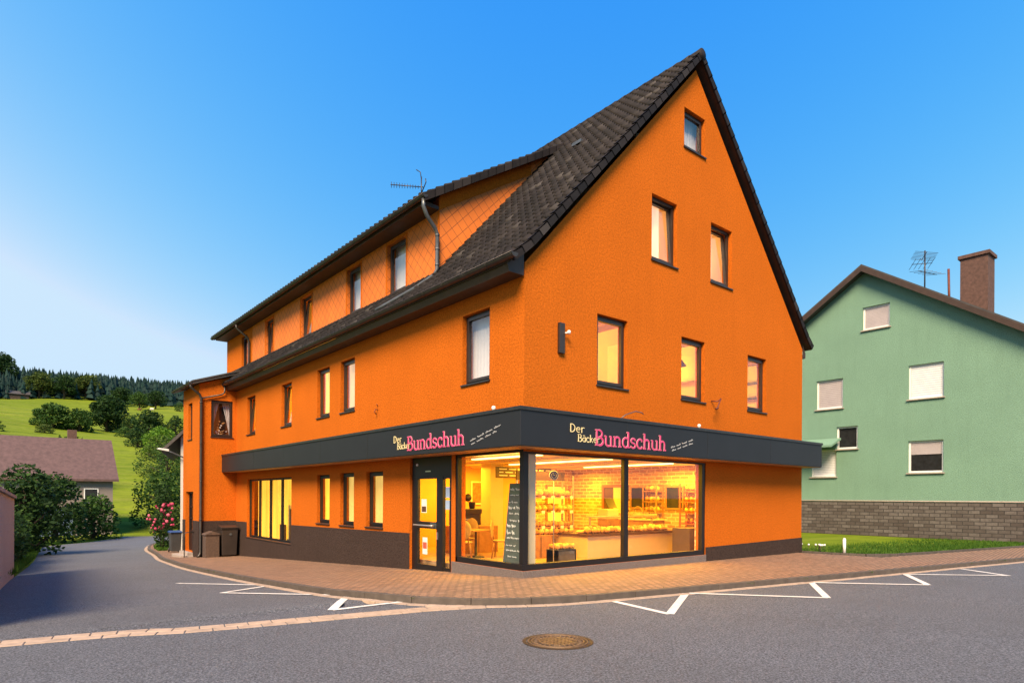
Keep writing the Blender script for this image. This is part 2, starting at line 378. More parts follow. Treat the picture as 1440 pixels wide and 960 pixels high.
def sheet(xs, ys, zf, name, mat, keep=None, kind='structure'):
    m = MB(); n = len(xs)
    m.v = [(x, y, zf(x, y)) for y in ys for x in xs]
    for j in range(len(ys) - 1):
        for i in range(n - 1):
            if keep and not keep((xs[i] + xs[i + 1]) / 2, (ys[j] + ys[j + 1]) / 2): continue
            m.f.append((j * n + i, j * n + i + 1, (j + 1) * n + i + 1, (j + 1) * n + i)); m.mi.append(0); m.sm.append(True)
    return m.build(name, mat, kind=kind)
def frange(a, b, st): 
    n = max(1, round((b - a) / st)); return [a + (b - a) * i / n for i in range(n + 1)]
sheet(frange(-900, -120, 60) + frange(-110, 260, 10) + frange(280, 1600, 60), frange(-900, -60, 60) + frange(-45, 90, 5) + frange(100, 760, 12) + frange(800, 1600, 80), hillz, 'meadow_ground', 'meadow')

def interp(pts, t):
    for (a, b) in zip(pts, pts[1:]):
        if a[0] <= t <= b[0]: k = (t - a[0]) / (b[0] - a[0]); return a[1] + k * (b[1] - a[1])
    return pts[0][1] if t < pts[0][0] else pts[-1][1]
LEDGE = [(-60, -60), (0, -60), (2, -8.6), (9.4, -8.2), (13.6, -7.8), (25.8, -6.7), (43, -5.4), (52, -.2), (66, 5.7), (75, 9)]
REDGE = [(-60, 60), (-.5, 60), (0, 1), (30, 1), (33, 1.2), (38, 2), (49, 5), (66, 13), (75, 17)]
ys = frange(-45, -1, 2) + frange(-.5, 75, .5)
m = MB()
for y in ys:
    l, r = interp(LEDGE, y), interp(REDGE, y)
    for k in range(25): m.v.append((l + (r - l) * k / 24, y, gz(l + (r - l) * k / 24, y) - .1))
for j in range(len(ys) - 1):
    for k in range(24): m.f.append((j * 25 + k, j * 25 + k + 1, (j + 1) * 25 + k + 1, (j + 1) * 25 + k)); m.mi.append(0); m.sm.append(True)
m.build('road', 'asphalt', kind='structure')

# kerb line (pavement edge) from the far tip round the corner to the right
KERB = [(6.5, 46), (2.8, 43), (.4, 38.6), (-.55, 35), (-1.05, 32.5), (-1.45, 30), (-1.97, 25.3), (-2.55, 21), (-2.92, 17.5), (-3.32, 13.4), (-3.55, 9.1), (-3.66, 5.1), (-3.64, 1.6), (-3.50, .4), (-3.28, -.35), (-2.95, -1.0), (-2.45, -1.58), (-1.75, -2.05), (-.94, -2.38), (.44, -2.66), (4.17, -3.25), (6.9, -3.68), (10, -4.12), (15.5, -4.92), (24, -6.15), (40, -8.6), (60, -11.6)]
def resample(pts, st):
    P = [Vector((*p, 0)) for p in pts]; out = [P[0]]
    # Catmull-Rom for a smooth bend
    dense = []
    for i in range(len(P) - 1):
        p0, p1, p2, p3 = P[max(i - 1, 0)], P[i], P[i + 1], P[min(i + 2, len(P) - 1)]
        for k in range(24):
            t = k / 24; dense.append(.5 * ((2 * p1) + (p2 - p0) * t + (2 * p0 - 5 * p1 + 4 * p2 - p3) * t * t + (3 * p1 - p0 - 3 * p2 + p3) * t ** 3))
    dense.append(P[-1]); acc = 0; last = dense[0]
    for q in dense[1:]:
        acc += (q - last).length; last = q
        if acc >= st: out.append(q.copy()); acc = 0
    return out
def normals(P):
    N = []
    for i in range(len(P)):
        d = (P[min(i + 1, len(P) - 1)] - P[max(i - 1, 0)]).normalized(); N.append(Vector((d.y, -d.x, 0)))   # towards the road (right of travel)
    return N
KP = resample(KERB, .5); KN = normals(KP)
if (KN[len(KN) // 2]).dot(Vector((-1, -1, 0))) < 0: KN = [-n for n in KN]
def blocks(P, N, o0, o1, zt, zb, gap, jit, name, mat, rows=1, off=0):
    """stones laid end to end along a line: o0..o1 is the span across, zt / zb top and bottom over the pavement level"""
    m = MB()
    for i in range(len(P) - 1):
        for r in range(rows):
            a0 = o0 + (o1 - o0) * r / rows + gap / 2; a1 = o0 + (o1 - o0) * (r + 1) / rows - gap / 2
            A, B, na, nb = P[i], P[i + 1], N[i], N[i + 1]
            if rows > 1 and r % 2 and i + 2 < len(P):
                A, B = (P[i] + P[i + 1]) / 2, (P[i + 1] + P[i + 2]) / 2; na, nb = (N[i] + N[i + 1]).normalized(), (N[i + 1] + N[i + 2]).normalized()
            d = (B - A).normalized() * gap / 2; dz = random.uniform(-jit, jit); sh = random.uniform(-jit, jit)
            c = [A + d + na * (a0 + sh), B - d + nb * (a0 + sh), B - d + nb * (a1 + sh), A + d + na * (a1 + sh)]
            zz = [gz(p.x, p.y) for p in c]
            m.add([(p.x, p.y, z + zb) for p, z in zip(c, zz)] + [(p.x, p.y, z + zt + dz) for p, z in zip(c, zz)],
                  [(0, 3, 2, 1), (4, 5, 6, 7), (0, 1, 5, 4), (1, 2, 6, 5), (2, 3, 7, 6), (3, 0, 4, 7)])
    return m.build(name, mat, kind='structure', bevel=.006)
KP1 = resample(KERB, .98); KN1 = normals(KP1); KN1 = [n if n.dot(KN[0]) > -2 else n for n in KN1]
if KN1[len(KN1) // 2].dot(Vector((-1, -1, 0))) < 0: KN1 = [-n for n in KN1]
blocks(KP1, KN1, -.13, 0, .012, -.2, .010, .003, 'kerb', 'kerb_stone')
KP2 = resample(KERB, .30); KN2 = normals(KP2)
if KN2[len(KN2) // 2].dot(Vector((-1, -1, 0))) < 0: KN2 = [-n for n in KN2]
blocks(KP2, KN2, .004, .17, -.088, -.2, .012, .003, 'gutter_paving', 'gutter_stone')
# pavement between the kerb and the house (runs in under its wall)
def inner(p):
    x, y = p.x, p.y
    if y > 30: return Vector((x + 1.3, y + .2, 0))
    if y > 22.3: return Vector((-.3, y + .2, 0))
    if y > 19.4: return Vector((-1.2, y + .3, 0))
    if y > 1.2: return Vector((.3, y + .1, 0))
    if x < 1.2: k = min(1, max(0, (1.2 - y) / 3.6)); return Vector((.3 + 1.6 * k, .3, 0))
    if x < 11.0: return Vector((x + .6, .3, 0))
    if x < 11.5: return Vector((12.2, -.5, 0))
    return Vector((x + .4, y + 2.05, 0))
m = MB(); NK = 10
for i, p in enumerate(KP):
    q0 = p - KN[i] * .135; q1 = inner(p)
    for k in range(NK + 1):
        q = q0.lerp(q1, k / NK); m.v.append((q.x, q.y, gz(q.x, q.y)))
for i in range(len(KP) - 1):
    for k in range(NK): m.f.append((i * (NK + 1) + k, i * (NK + 1) + k + 1, (i + 1) * (NK + 1) + k + 1, (i + 1) * (NK + 1) + k)); m.mi.append(0); m.sm.append(True)
m.build('pavement', 'paving_bricks', kind='structure')
# two rows of pavers crossing the mouth of the side street
SP = resample([(-34, 3.5), (-20, 1.45), (-8.33, -.33), (-6.55, -.80), (-5.08, -1.09), (-3.2, -1.40), (-2.3, -1.72)], .27); SN = normals(SP)
blocks(SP, SN, -.19, .19, -.090, -.2, .014, .004, 'paver_strip', 'gutter_stone', rows=2)

def ribbon(m, pts, wd, dz):
    P = [Vector((*p, 0)) for p in pts]
    for a, b, wa in zip(P, P[1:], wd if hasattr(wd, '__len__') else [wd] * 9):
        d = (b - a).normalized(); n = Vector((-d.y, d.x, 0)) * wa / 2; L = (b - a).length; k = max(2, int(L / .4))
        for i in range(k):
            p, q = a.lerp(b, i / k), a.lerp(b, (i + 1) / k)
            c = [p - n, q - n, q + n, p + n]; m.add([(v.x, v.y, gz(v.x, v.y) + dz) for v in c], [(0, 1, 2, 3)])
m = MB(); ribbon(m, [(-.25, -2.45), (-.52, -4.00)], .12, -.094); ribbon(m, [(-.52, -4.00), (1.50, -2.86)], .13, -.092); ribbon(m, [(1.55, -2.90), (3.10, -4.70)], .12, -.090); ribbon(m, [(3.10, -4.70), (5.03, -3.50)], .13, -.092)
ribbon(m, [(5.06, -3.53), (6.70, -5.15)], .12, -.090); ribbon(m, [(6.70, -5.15), (8.52, -4.10)], .13, -.092); ribbon(m, [(8.55, -4.15), (10.35, -5.7)], .12, -.090); ribbon(m, [(10.3, -5.72), (11.2, -4.5)], .13, -.092)
ribbon(m, [(-4.93, 6.85), (-3.58, 4.22)], .12, -.094); ribbon(m, [(-3.58, 4.22), (-4.86, 3.44)], .12, -.092); ribbon(m, [(-4.86, 3.44), (-3.38, .87)], .12, -.090); ribbon(m, [(-3.38, .87), (-4.36, -.60)], .14, -.092); ribbon(m, [(-4.36, -.60), (-2.98, -.57)], .11, -.090)
m.build('road_marking', 'road_paint', kind='structure')

# ------------------------------------------------------------------ facade frames: L (x=0, looks to -X) and R (y=0, looks to -Y)
def mapL(u, z, n): return (-n, u, z)
def mapR(u, z, n): return (u, -n, z)
def mapD(u, z, n): return (.5 - n, u, z)              # dormer front
def mapAS(u, z, n): return (u, 19.2 - n, z)           # annex side
def mapAF(u, z, n): return (-1.5 - n, u, z)           # annex front
def clip(poly, a, b, c):    # keep a*u+b*z<=c
    out = []
    for i in range(len(poly)):
        p, q = poly[i], poly[(i + 1) % len(poly)]; dp = a * p[0] + b * p[1] - c; dq = a * q[0] + b * q[1] - c
        if dp <= 0: out.append(p)
        if (dp < 0 < dq) or (dq < 0 < dp): t = dp / (dp - dq); out.append((p[0] + t * (q[0] - p[0]), p[1] + t * (q[1] - p[1])))
    return out
def panel(m, mp, us, zs, holes, n=0, clips=(), mi=0, grid=1.6):
    U = sorted(set([round(x, 4) for x in us] + [round(h[i], 4) for h in holes for i in (0, 1)])); Z = sorted(set([round(x, 4) for x in zs] + [round(h[i], 4) for h in holes for i in (2, 3)]))
    U = [u for u in U if us[0] - 1e-5 <= u <= us[-1] + 1e-5]; Z = [z for z in Z if zs[0] - 1e-5 <= z <= zs[-1] + 1e-5]
    for i in range(len(U) - 1):
        for j in range(len(Z) - 1):
            cu, cz = (U[i] + U[i + 1]) / 2, (Z[j] + Z[j + 1]) / 2
            if any(h[0] < cu < h[1] and h[2] < cz < h[3] for h in holes): continue
            poly = [(U[i], Z[j]), (U[i + 1], Z[j]), (U[i + 1], Z[j + 1]), (U[i], Z[j + 1])]
            for c in clips: poly = clip(poly, *c) if poly else poly
            if len(poly) >= 3: m.add([mp(u, z, n) for u, z in poly], [tuple(range(len(poly)))], mi)
def reveal(m, mp, h, n0, n1, mi=0):
    u0, u1, z0, z1 = h
    for a, b in (((u0, z0), (u1, z0)), ((u1, z0), (u1, z1)), ((u1, z1), (u0, z1)), ((u0, z1), (u0, z0))):
        m.quad(mp(a[0], a[1], n0), mp(b[0], b[1], n0), mp(b[0], b[1], n1), mp(a[0], a[1], n1), mi)

# window openings: (u0,u1,z0,z1)
WA, WB, WC = (2.16, 3.20, 4.19, 5.79), (5.31, 6.35, 4.19, 5.79), (8.48, 9.51, 4.19, 5.78)
WD, WE, WF = (4.08, 5.10, 7.48, 9.09), (6.60, 7.62, 7.48, 9.08), (5.38, 6.30, 10.69, 11.70)
L1 = [(1.16, 2.18, 4.20, 5.78), (7.71, 8.69, 4.20, 5.77), (9.50, 10.48, 4.20, 5.77), (12.75, 13.76, 4.18, 5.72), (16.71, 17.75, 4.17, 5.72)]
G4 = (12.72, 17.71, -.07, 2.32)
G3, G2, G1 = (9.46, 10.46, .76, 2.33), (7.73, 8.68, .76, 2.35), (5.94, 6.94, .78, 2.34)
DOOR = (2.60, 4.50, -.26, 2.63); SHL = (0, 2.45, .14, 2.62); SHR = (0, 6.42, .14, 2.58)
DW = [(5.62, 6.68, 7.40, 8.86), (8.36, 9.33, 7.40, 8.86), (12.20, 13.20, 7.40, 8.86), (16.08, 17.02, 7.38, 8.84), (19.39, 20.21, 7.36, 8.78)]
K = 1.095; ROOF0 = 6.42       # gable wall top line z = ROOF0 + K*x
APX = 5.87; GW = 11.74; LEN = 22.6
house = thing('bakery_house', 'orange corner bakery with dark tiled gable roof and lit shop windows', 'house', (0, 0, 0))
rclips = [(-K, 1, ROOF0), (K, 1, ROOF0 + K * 2 * APX)]
holesR = [WA, WB, WC, WD, WE, WF, SHR]; holesL = L1 + [G4, G3, G2, G1, DOOR, SHL]
m = MB()
panel(m, mapR, [0, 6.42, GW], [-.6, .36, 6.42, 13], holesR, 0, rclips)
panel(m, mapL, [0, 4.5, LEN], [-1.6, .7, 6.42], holesL, 0)
panel(m, mapR, [.3, 6.42, GW - .3], [.02, 2.66, 6.2, 12.5], holesR, -.3, [(-K, 1, ROOF0 - .3), (K, 1, ROOF0 - .3 + K * 2 * APX)])
panel(m, mapL, [.3, 4.5, LEN - .3], [-1.2, 2.66, 6.3], holesL, -.3)
for h in holesR[:-1]: reveal(m, mapR, h, 0, -.3)
for h in L1 + [G4, G3, G2, G1]: reveal(m, mapL, h, 0, -.3)
m.quad((0, 2.45, .14), (0, 2.45, 2.62), (.3, 2.45, 2.62), (.3, 2.45, .14)); m.quad((6.42, 0, .14), (6.42, 0, 2.58), (6.42, .3, 2.58), (6.42, .3, .14))
m.quad((0, 0, 2.625), (6.42, 0, 2.625), (6.42, .3, 2.625), (0, .3, 2.625)); m.quad((0, .3, 2.625), (0, 4.5, 2.635), (.3, 4.5, 2.635), (.3, .3, 2.625))
m.quad((0, 4.5, -.4), (0, 4.5, 2.63), (.3, 4.5, 2.63), (.3, 4.5, -.4))
# other two sides of the house
m.quad((GW, 0, -1), (GW, LEN, -1), (GW, LEN, 6.42), (GW, 0, 6.42))
m.add([(0, LEN, -1.6), (GW, LEN, -1.6), (GW, LEN, 6.42), (APX, LEN, ROOF0 + K * APX), (0, LEN, 6.42)], [(0, 1, 2, 3, 4)])
wall = m.build('wall', 'orange_stucco', house)
# plinth band, 2 cm proud
m = MB()
def dz(y): return .755 - .0118 * y
for a, b in ((4.5, 12.72), (12.72, 17.71), (17.71, 19.2)):
    top = lambda y: dz(y)
    n = 8
    for i in range(n):
        y0, y1 = a + (b - a) * i / n, a + (b - a) * (i + 1) / n
        t0, t1 = (dz(y0), dz(y1)) if a != 12.72 else (-.09, -.09)
        m.add([(-.02, y0, gz(0, y0) - .5), (-.02, y1, gz(0, y1) - .5), (-.02, y1, t1), (-.02, y0, t0), (0, y0, t0), (0, y1, t1)], [(0, 1, 2, 3), (3, 2, 5, 4)])
m.quad((-.02, 4.5, -.8), (0, 4.5, -.8), (0, 4.5, .70), (-.02, 4.5, .70))
m.quad((-.02, 12.72, -.09), (0, 12.72, -.09), (0, 12.72, .60), (-.02, 12.72, .60)); m.quad((-.02, 17.71, -.09), (0, 17.71, -.09), (0, 17.71, .54), (-.02, 17.71, .54))
m.build('plinth', 'plinth_render', house); m = MB()
m.add([(6.42, -.02, -.6), (GW + .02, -.02, -.6), (GW + .02, -.02, .40), (6.42, -.02, .33), (6.42, 0, .33), (GW + .02, 0, .40), (6.42, 0, -.6)], [(0, 1, 2, 3), (3, 2, 5, 4), (0, 3, 4, 6)])
m.quad((GW + .02, -.02, -.6), (GW + .02, 8, -.6), (GW + .02, 8, .40), (GW + .02, -.02, .40))
m.build('plinth', 'plinth_render', house)
m = MB()
m.box(-.03, .3, -.03, 2.55, -.5, .135); m.box(.3, 6.42, -.03, .3, -.5, .135); m.box(.28, .42, 2.55, 4.5, -.6, -.262)
m.build('shopfront_base', 'granite', house, bevel=.006)

# ------------------------------------------------------------------ windows
def window(mp, h, depth=.11, fm='frame_brown', tilt=0, sill=True, glass='glass', curtain=None, fw=.075, divs=0, cdist=.12, label=None):
    u0, u1, z0, z1 = h
    m = MB(); m.ring(mp, u0 + .003, u1 - .003, z0 + .003, z1 - .003, fw, -depth - .07, -depth)
    for k in range(divs):
        uc = u0 + (u1 - u0) * (k + 1) / (divs + 1); m.mbox(mp, uc - .05, uc + .05, z0 + fw, z1 - fw, -depth - .068, -depth + .01)
    wn = m.build('window', fm, house)
    if label: wn['label'] = label
    i0, i1, j0, j1 = u0 + fw - .015, u1 - fw + .015, z0 + fw - .015, z1 - fw + .015
    if divs == 0:
        T = tan(radians(tilt))
        def mt(u, z, n): return mp(u, z, n - (z - j0) * T)
        s = MB(); s.ring(mt, i0, i1, j0, j1, .062, -depth - .055, -depth + .022); s.build('sash', fm, wn)
        g = MB(); g.quad(mt(i0 + .05, j0 + .05, -depth - .02), mt(i1 - .05, j0 + .05, -depth - .02), mt(i1 - .05, j1 - .05, -depth - .02), mt(i0 + .05, j1 - .05, -depth - .02)); g.build('pane', glass, wn)
    else:
        for k in range(divs + 1):
            a = u0 + (u1 - u0) * k / (divs + 1) + .05; b = u0 + (u1 - u0) * (k + 1) / (divs + 1) - .05
            g = MB(); g.quad(mp(a, z0 + .05, -depth - .03), mp(b, z0 + .05, -depth - .03), mp(b, z1 - .05, -depth - .03), mp(a, z1 - .05, -depth - .03)); g.build('pane', glass, wn)
    if sill:
        s = MB(); s.mbox(mp, u0 - .03, u1 + .03, z0 - .038, z0 - .004, -.005, .038); s.mbox(mp, u0 + .004, u1 - .004, z0 - .030, z0 + .004, -depth - .02, -.006); s.build('sill', 'zinc_dark', wn)
    if curtain:
        cm, ca, cb = curtain     # material, span as shares of the opening
        a, b = u0 - .05 + (u1 - u0 + .1) * ca, u0 - .05 + (u1 - u0 + .1) * cb; c = MB(); n = 48
        for i in range(n):
            x0, x1 = a + (b - a) * i / n, a + (b - a) * (i + 1) / n
            am = .15 if cm in ('sky_white', 'glow_blind', 'dim_glow_blind') else 1.0
            q0, q1 = [-depth - .07 - cdist + am * (.018 * sin(i2 * 1.25) + .008 * sin(i2 * .41)) for i2 in (i, i + 1)]
            c.add([mp(x0, z0 - .02, q0), mp(x1, z0 - .02, q1), mp(x1, z1 + .02, q1), mp(x0, z1 + .02, q0)], [(0, 1, 2, 3)], 0, True)
        c.build('curtain', cm, wn)
    return wn
window(mapR, WA); window(mapR, WB); window(mapR, WC)
window(mapR, WD, tilt=4, curtain=('glow_pale', 0, .82), cdist=.28); window(mapR, WE, tilt=5, curtain=('glow_pale', 0, .7), cdist=.30); window(mapR, WF, curtain=('lace_cloth', 0, 1))
window(mapL, L1[0], curtain=('sky_white', 0, 1)); window(mapL, L1[1], curtain=('dim_glow_blind', 0, 1)); window(mapL, L1[2], curtain=('glow_curtain', 0, 1))  # the white curtain stands in for sky mirrored in its pane
window(mapL, L1[3], tilt=6, curtain=('glow_curtain', 0, .8), cdist=.3); window(mapL, L1[4], tilt=6, curtain=('glow_curtain', 0, .75), cdist=.3)
window(mapL, G3, fm='frame_black', curtain=('glow_curtain', 0, 1)); window(mapL, G2, fm='frame_black', curtain=('glow_blind', 0, 1)); window(mapL, G1, fm='frame_black', curtain=('glow_blind', 0, 1))
g4 = window(mapL, G4, fm='frame_black', divs=3, curtain=('glow_curtain', 0, 1), cdist=.30, label='wide ground floor window with four tall panes and yellow curtains')
m = MB()
for i in range(9): y0 = 12.86 + i * .115; m.box(.33, .42, y0, y0 + .10, .02, [1.2, 1.35, 1.1, 1.3, 1.25, 1.4, .9, 1.15, 1.3][i], i % 3)
m.box(.32, .44, 12.84, 14.0, -.04, .02, 0); m.box(.33, .40, 14.3, 14.8, -.05, .55, 1)
m.build('shelf_contents', ['zinc_grey', 'wood_dark', 'steel'], g4)
window(mapD, DW[0], depth=.10, curtain=('sky_white', 0, 1)); window(mapD, DW[1], depth=.10, curtain=('sky_white', 0, 1))  # both white curtains put the sky's reflection into cloth colour
window(mapD, DW[2], depth=.10, tilt=6, curtain=('glow_pale', 0, .8), cdist=.3); window(mapD, DW[3], depth=.10, tilt=6, curtain=('glow_pale', 0, .7), cdist=.3); window(mapD, DW[4], depth=.10)

# ------------------------------------------------------------------ main roof with its tiles
VO = .17                      # gable overhang
def prof(s):                  # left slope: distance up the slope -> (x, z) of the tile bed
    if s < .55: return (-.50 + s * .80, 6.40 + s * .62)
    t = s - .55; c = 1 / math.hypot(1, K); return (-.06 + t * c, 6.741 - .06 * 0 + t * c * K - .0)
SMAX = .55 + (APX + .06) * math.hypot(1, K)
RIDGE = prof(SMAX)[1] - .05
def tiles(m, y0, y1, s0, s1, P, pitch=.29, wd=.25, flip=1):
    ns = max(1, round((s1 - s0) / pitch)); ny = max(1, round((y1 - y0) / wd)); dy = (y1 - y0) / ny; ds = (s1 - s0) / ns
    wave = [(0, .0), (.28, .004), (.48, .040), (.64, .078), (.82, .066), (1.0, .008)]
    for i in range(ns):
        sa, sb = s0 + i * ds, min(s0 + (i + 1) * ds + .02, SMAX)
        for j in range(ny):
            off = (.5 * dy if i % 2 else 0); ya = y0 + j * dy
            jt = random.uniform(-.004, .004); lo, hi = .045 + jt, .004
            (xa, za), (xb, zb) = P(sa), P(sb); d = Vector((xb - xa, 0, zb - za)).normalized(); nrm = Vector((-d.z, 0, d.x)) * flip
            if nrm.z < 0: nrm = -nrm
            vs = []
            for (f, h) in wave:
                y = ya + f * dy
                vs.append(Vector((xa, y, za)) + nrm * (h + lo)); vs.append(Vector((xb, y, zb)) + nrm * (h + hi)); vs.append(Vector((xa, y, za)) + nrm * -.01)
            n = len(wave); fs = []
            for k in range(n - 1): fs += [(3 * k, 3 * k + 3, 3 * k + 4, 3 * k + 1), (3 * k + 2, 3 * k + 5, 3 * k + 3, 3 * k)]
            m.add(vs, fs, 0, True)
def Sx(x): return .55 + (x + .06) * math.hypot(1, K) if x > -.06 else (x + .5) / .8
m = MB()
YD, YDE = 3.95, 22.45
tiles(m, -VO, YD + .02, 0, SMAX, prof)
tiles(m, YD + .02, YDE, 0, Sx(.50), prof)
tiles(m, YD + .02, YDE, Sx(4.9), SMAX, prof)
def profR(s): x, z = prof(s); return (2 * APX - x, z)
tiles(m, -VO, LEN + .2, .22, SMAX, profR, flip=1)
roof = m.build('roof', 'roof_tile', house)
# boarding under the tiles, verge boards and soffits
m = MB(); TH = .11
def slab(y0, y1, s0, s1, P):
    (xa, za), (xb, zb) = P(s0), P(s1)
    m.add([(xa, y0, za), (xb, y0, zb), (xb, y1, zb), (xa, y1, za), (xa, y0, za - TH), (xb, y0, zb - TH), (xb, y1, zb - TH), (xa, y1, za - TH)], [(0, 1, 2, 3), (7, 6, 5, 4), (0, 4, 5, 1), (1, 5, 6, 2), (2, 6, 7, 3), (3, 7, 4, 0)])
for P in (prof, profR):
    for s0, s1 in (((0, .55) if P is prof else (.22, .55)), (.55, SMAX)):
        slab(-VO + .02, YD - .01, s0, s1, P)
        if P is profR: slab(YD - .01, LEN + .2, s0, s1, P)
slab(YD - .01, YDE, 0, .55, prof); slab(YD - .01, YDE, .55, Sx(.48), prof); slab(YD - .01, YDE, Sx(5.0), SMAX, prof)
m.build('roof_boarding', 'soffit_brown', roof)
m = MB()      # boxed eaves on both long sides
m.add([(-.02, -.0, 6.15), (-.40, -.0, 6.15), (-.46, -.0, 6.30), (-.02, 0, 6.60), (-.02, 19.2, 6.15), (-.40, 19.2, 6.15), (-.46, 19.2, 6.30), (-.02, 19.2, 6.60)], [(0, 1, 2, 3), (4, 7, 6, 5), (0, 4, 5, 1), (1, 5, 6, 2)])
m.build('eaves_box', 'soffit_brown', roof); m = MB()
m.add([(GW + .02, -.0, 6.15), (GW + .20, -.0, 6.15), (GW + .22, -.0, 6.30), (GW + .02, 0, 6.60), (GW + .02, LEN, 6.15), (GW + .20, LEN, 6.15), (GW + .22, LEN, 6.30), (GW + .02, LEN, 6.60)], [(0, 3, 2, 1), (4, 5, 6, 7), (0, 1, 5, 4), (1, 2, 6, 5)])
m.build('eaves_box', 'soffit_brown', roof)
m = MB()      # verge tiles stepping up both gable edges
for P, sg in ((prof, 1), (profR, -1)):
    n = round(SMAX / .32)
    for i in range(n):
        a, b = i * SMAX / n, (i + 1) * SMAX / n + .03
        if sg < 0: a = max(a, .20)
        (xa, za), (xb, zb) = P(a), P(min(b, SMAX + .03)); d = Vector((xb - xa, 0, zb - za)).normalized(); nn = Vector((-d.z, 0, d.x)); nn = nn if nn.z > 0 else -nn
        lift = .055
        c0, c1 = Vector((xa, -VO - .03, za)) + nn * lift, Vector((xb, -VO - .03, zb)) + nn * (lift - .03)
        e0, e1 = Vector((xa, -VO - .03, za)) - nn * .12, Vector((xb, -VO - .03, zb)) - nn * .12
        y = Vector((0, .05, 0)); y2 = Vector((0, .20, 0))
        m.add([c0, c1, e1, e0, c0 + y, c1 + y, e1 + y, e0 + y], [(0, 1, 2, 3), (4, 7, 6, 5), (0, 4, 5, 1), (3, 2, 6, 7), (0, 3, 7, 4), (1, 5, 6, 2)])
        m.add([c0, c1, c1 + y2, c0 + y2, c0 - nn * .02, c1 - nn * .02, c1 + y2 - nn * .03, c0 + y2 - nn * .03], [(0, 1, 2, 3), (4, 7, 6, 5), (0, 3, 7, 4), (2, 1, 5, 6), (0, 4, 5, 1), (3, 2, 6, 7)])
m.build('verge_tiles', 'roof_tile', roof)
m = MB(); n = round((LEN + VO) / .36)
for i in range(n):
    y0 = -VO - .04 + i * (LEN + VO + .1) / n; y1 = y0 + (LEN + VO) / n + .04
    m.tube([(APX, y0, RIDGE - .03 + .012), (APX, y1, RIDGE - .03)], .13, 12, radii=[.145, .125])
m.build('ridge_tiles', 'roof_tile', roof)
m = MB()      # snow guard / vent light on the slope
x, z = prof(Sx(3.9)); m.box(x - .05, x + .22, 2.2, 2.55, z + .12, z + .2); m.build('roof_vent', 'zinc_grey', roof)

def gutter(pts_y, x, z, r, name, mat, parent):
    m = MB(); seg = 10; (y0, y1) = pts_y; vs = []
    for y in (y0, y1):
        for rr in (r, r - .012):
            for k in range(seg + 1): a = pi + pi * k / seg; vs.append((x + rr * cos(a), y, z + rr * sin(a)))
    n = seg + 1; fs = []
    for k in range(seg): fs += [(k, k + 1, 2 * n + k + 1, 2 * n + k), (n + k, 3 * n + k, 3 * n + k + 1, n + k + 1)]
    fs += [(0, 2 * n, 3 * n, n), (seg, n + seg, 3 * n + seg, 2 * n + seg)]
    m.add(vs, fs, 0, True)
    for y in (y0, y1): m.add([(x + r * cos(pi + pi * k / seg), y, z + r * sin(pi + pi * k / seg)) for k in range(seg + 1)], [tuple(range(n))])
    m.tube([(x - r, y0, z), (x - r, y1, z)], .014, 6); k = round((y1 - y0) / .8)
    for i in range(k + 1): y = y0 + .05 + (y1 - y0 - .1) * i / k; m.tube([(x + r * 1.02 * cos(pi + pi * q / 6), y, z + r * 1.02 * sin(pi + pi * q / 6)) for q in range(7)], .009, 5)
    return m.build(name, mat, parent)
gutter((-.34, 19.16), -.54, 6.40, .085, 'gutter', 'zinc_dark', house)

# ------------------------------------------------------------------ long shed dormer
DK = .615; DZ0 = 9.02        # dormer roof underside: z = DZ0 + DK*x
m = MB()
panel(m, mapD, [YD, 18.7], [7.12, 9.32], DW[:4], 0); 
for h in DW[:4]: reveal(m, mapD, h, 0, -.3)
xe = (DZ0 + .03 - ROOF0 - .30) / (K - DK)
m.add([(.5, YD, 7.10), (xe, YD, ROOF0 + .30 + K * xe - .12), (xe + .2, YD, DZ0 + DK * (xe + .2) + .05), (.5, YD, DZ0 + DK * .5 + .02)], [(0, 1, 2, 3)])
dorm = m.build('dormer', 'diamond_shingle', house)
m = MB(); panel(m, mapD, [18.7, YDE], [7.12, 9.32], DW[4:], 0); reveal(m, mapD, DW[4], 0, -.3)
m.add([(.5, YDE, 7.1), (5.2, YDE, 12.2), (.5, YDE, 9.3)], [(0, 1, 2)]); m.build('dormer_end_wall', 'orange_stucco', dorm)
m = MB()      # trim boards: top band of small slates, corner, window surrounds, apron
for h in DW[:4]:
    m.ring(mapD, h[0] - .07, h[1] + .07, h[2] - .05, h[3] + .07, .066, .001, .014)
m.mbox(mapD, YD, 18.7, 7.16, 7.33, .0, .012); m.mbox(mapD, YD, 18.7, 9.08, 9.3, .0, .012); m.mbox(mapD, YD - .012, YD + .05, 7.16, 9.3, .0, .016)
m.prism([(.5, YD - .012, 8.98), (3.6, YD - .012, 8.98 + DK * 3.1), (3.6, YD - .012, 9.35 + DK * 3.1), (.5, YD - .012, 9.35)], (0, .011, 0))
m.build('dormer_trim', 'orange_stucco', dorm)
xr = 5.15
m = MB(); y0, y1 = YD - .26, YDE + .3
def droof(x): return DZ0 + .02 + DK * x
m.add([(-.02, y0, droof(-.02)), (xr, y0, droof(xr)), (xr, y1, droof(xr)), (-.02, y1, droof(-.02)), (-.02, y0, droof(-.02) + .10), (xr, y0, droof(xr) + .10), (xr, y1, droof(xr) + .10), (-.02, y1, droof(-.02) + .10)], [(0, 3, 2, 1), (4, 5, 6, 7), (0, 1, 5, 4), (1, 2, 6, 5), (2, 3, 7, 6), (3, 0, 4, 7)])
m.add([(.0, YD, 9.10), (.5, YD, 9.06), (.5, YDE + .05, 9.06), (0, YDE + .05, 9.10), (0, YD, 8.98), (.5, YD, 8.98), (.5, YDE + .05, 8.98), (0, YDE + .05, 8.98)], [(4, 5, 6, 7), (0, 4, 7, 3), (0, 1, 5, 4), (2, 3, 7, 6)])
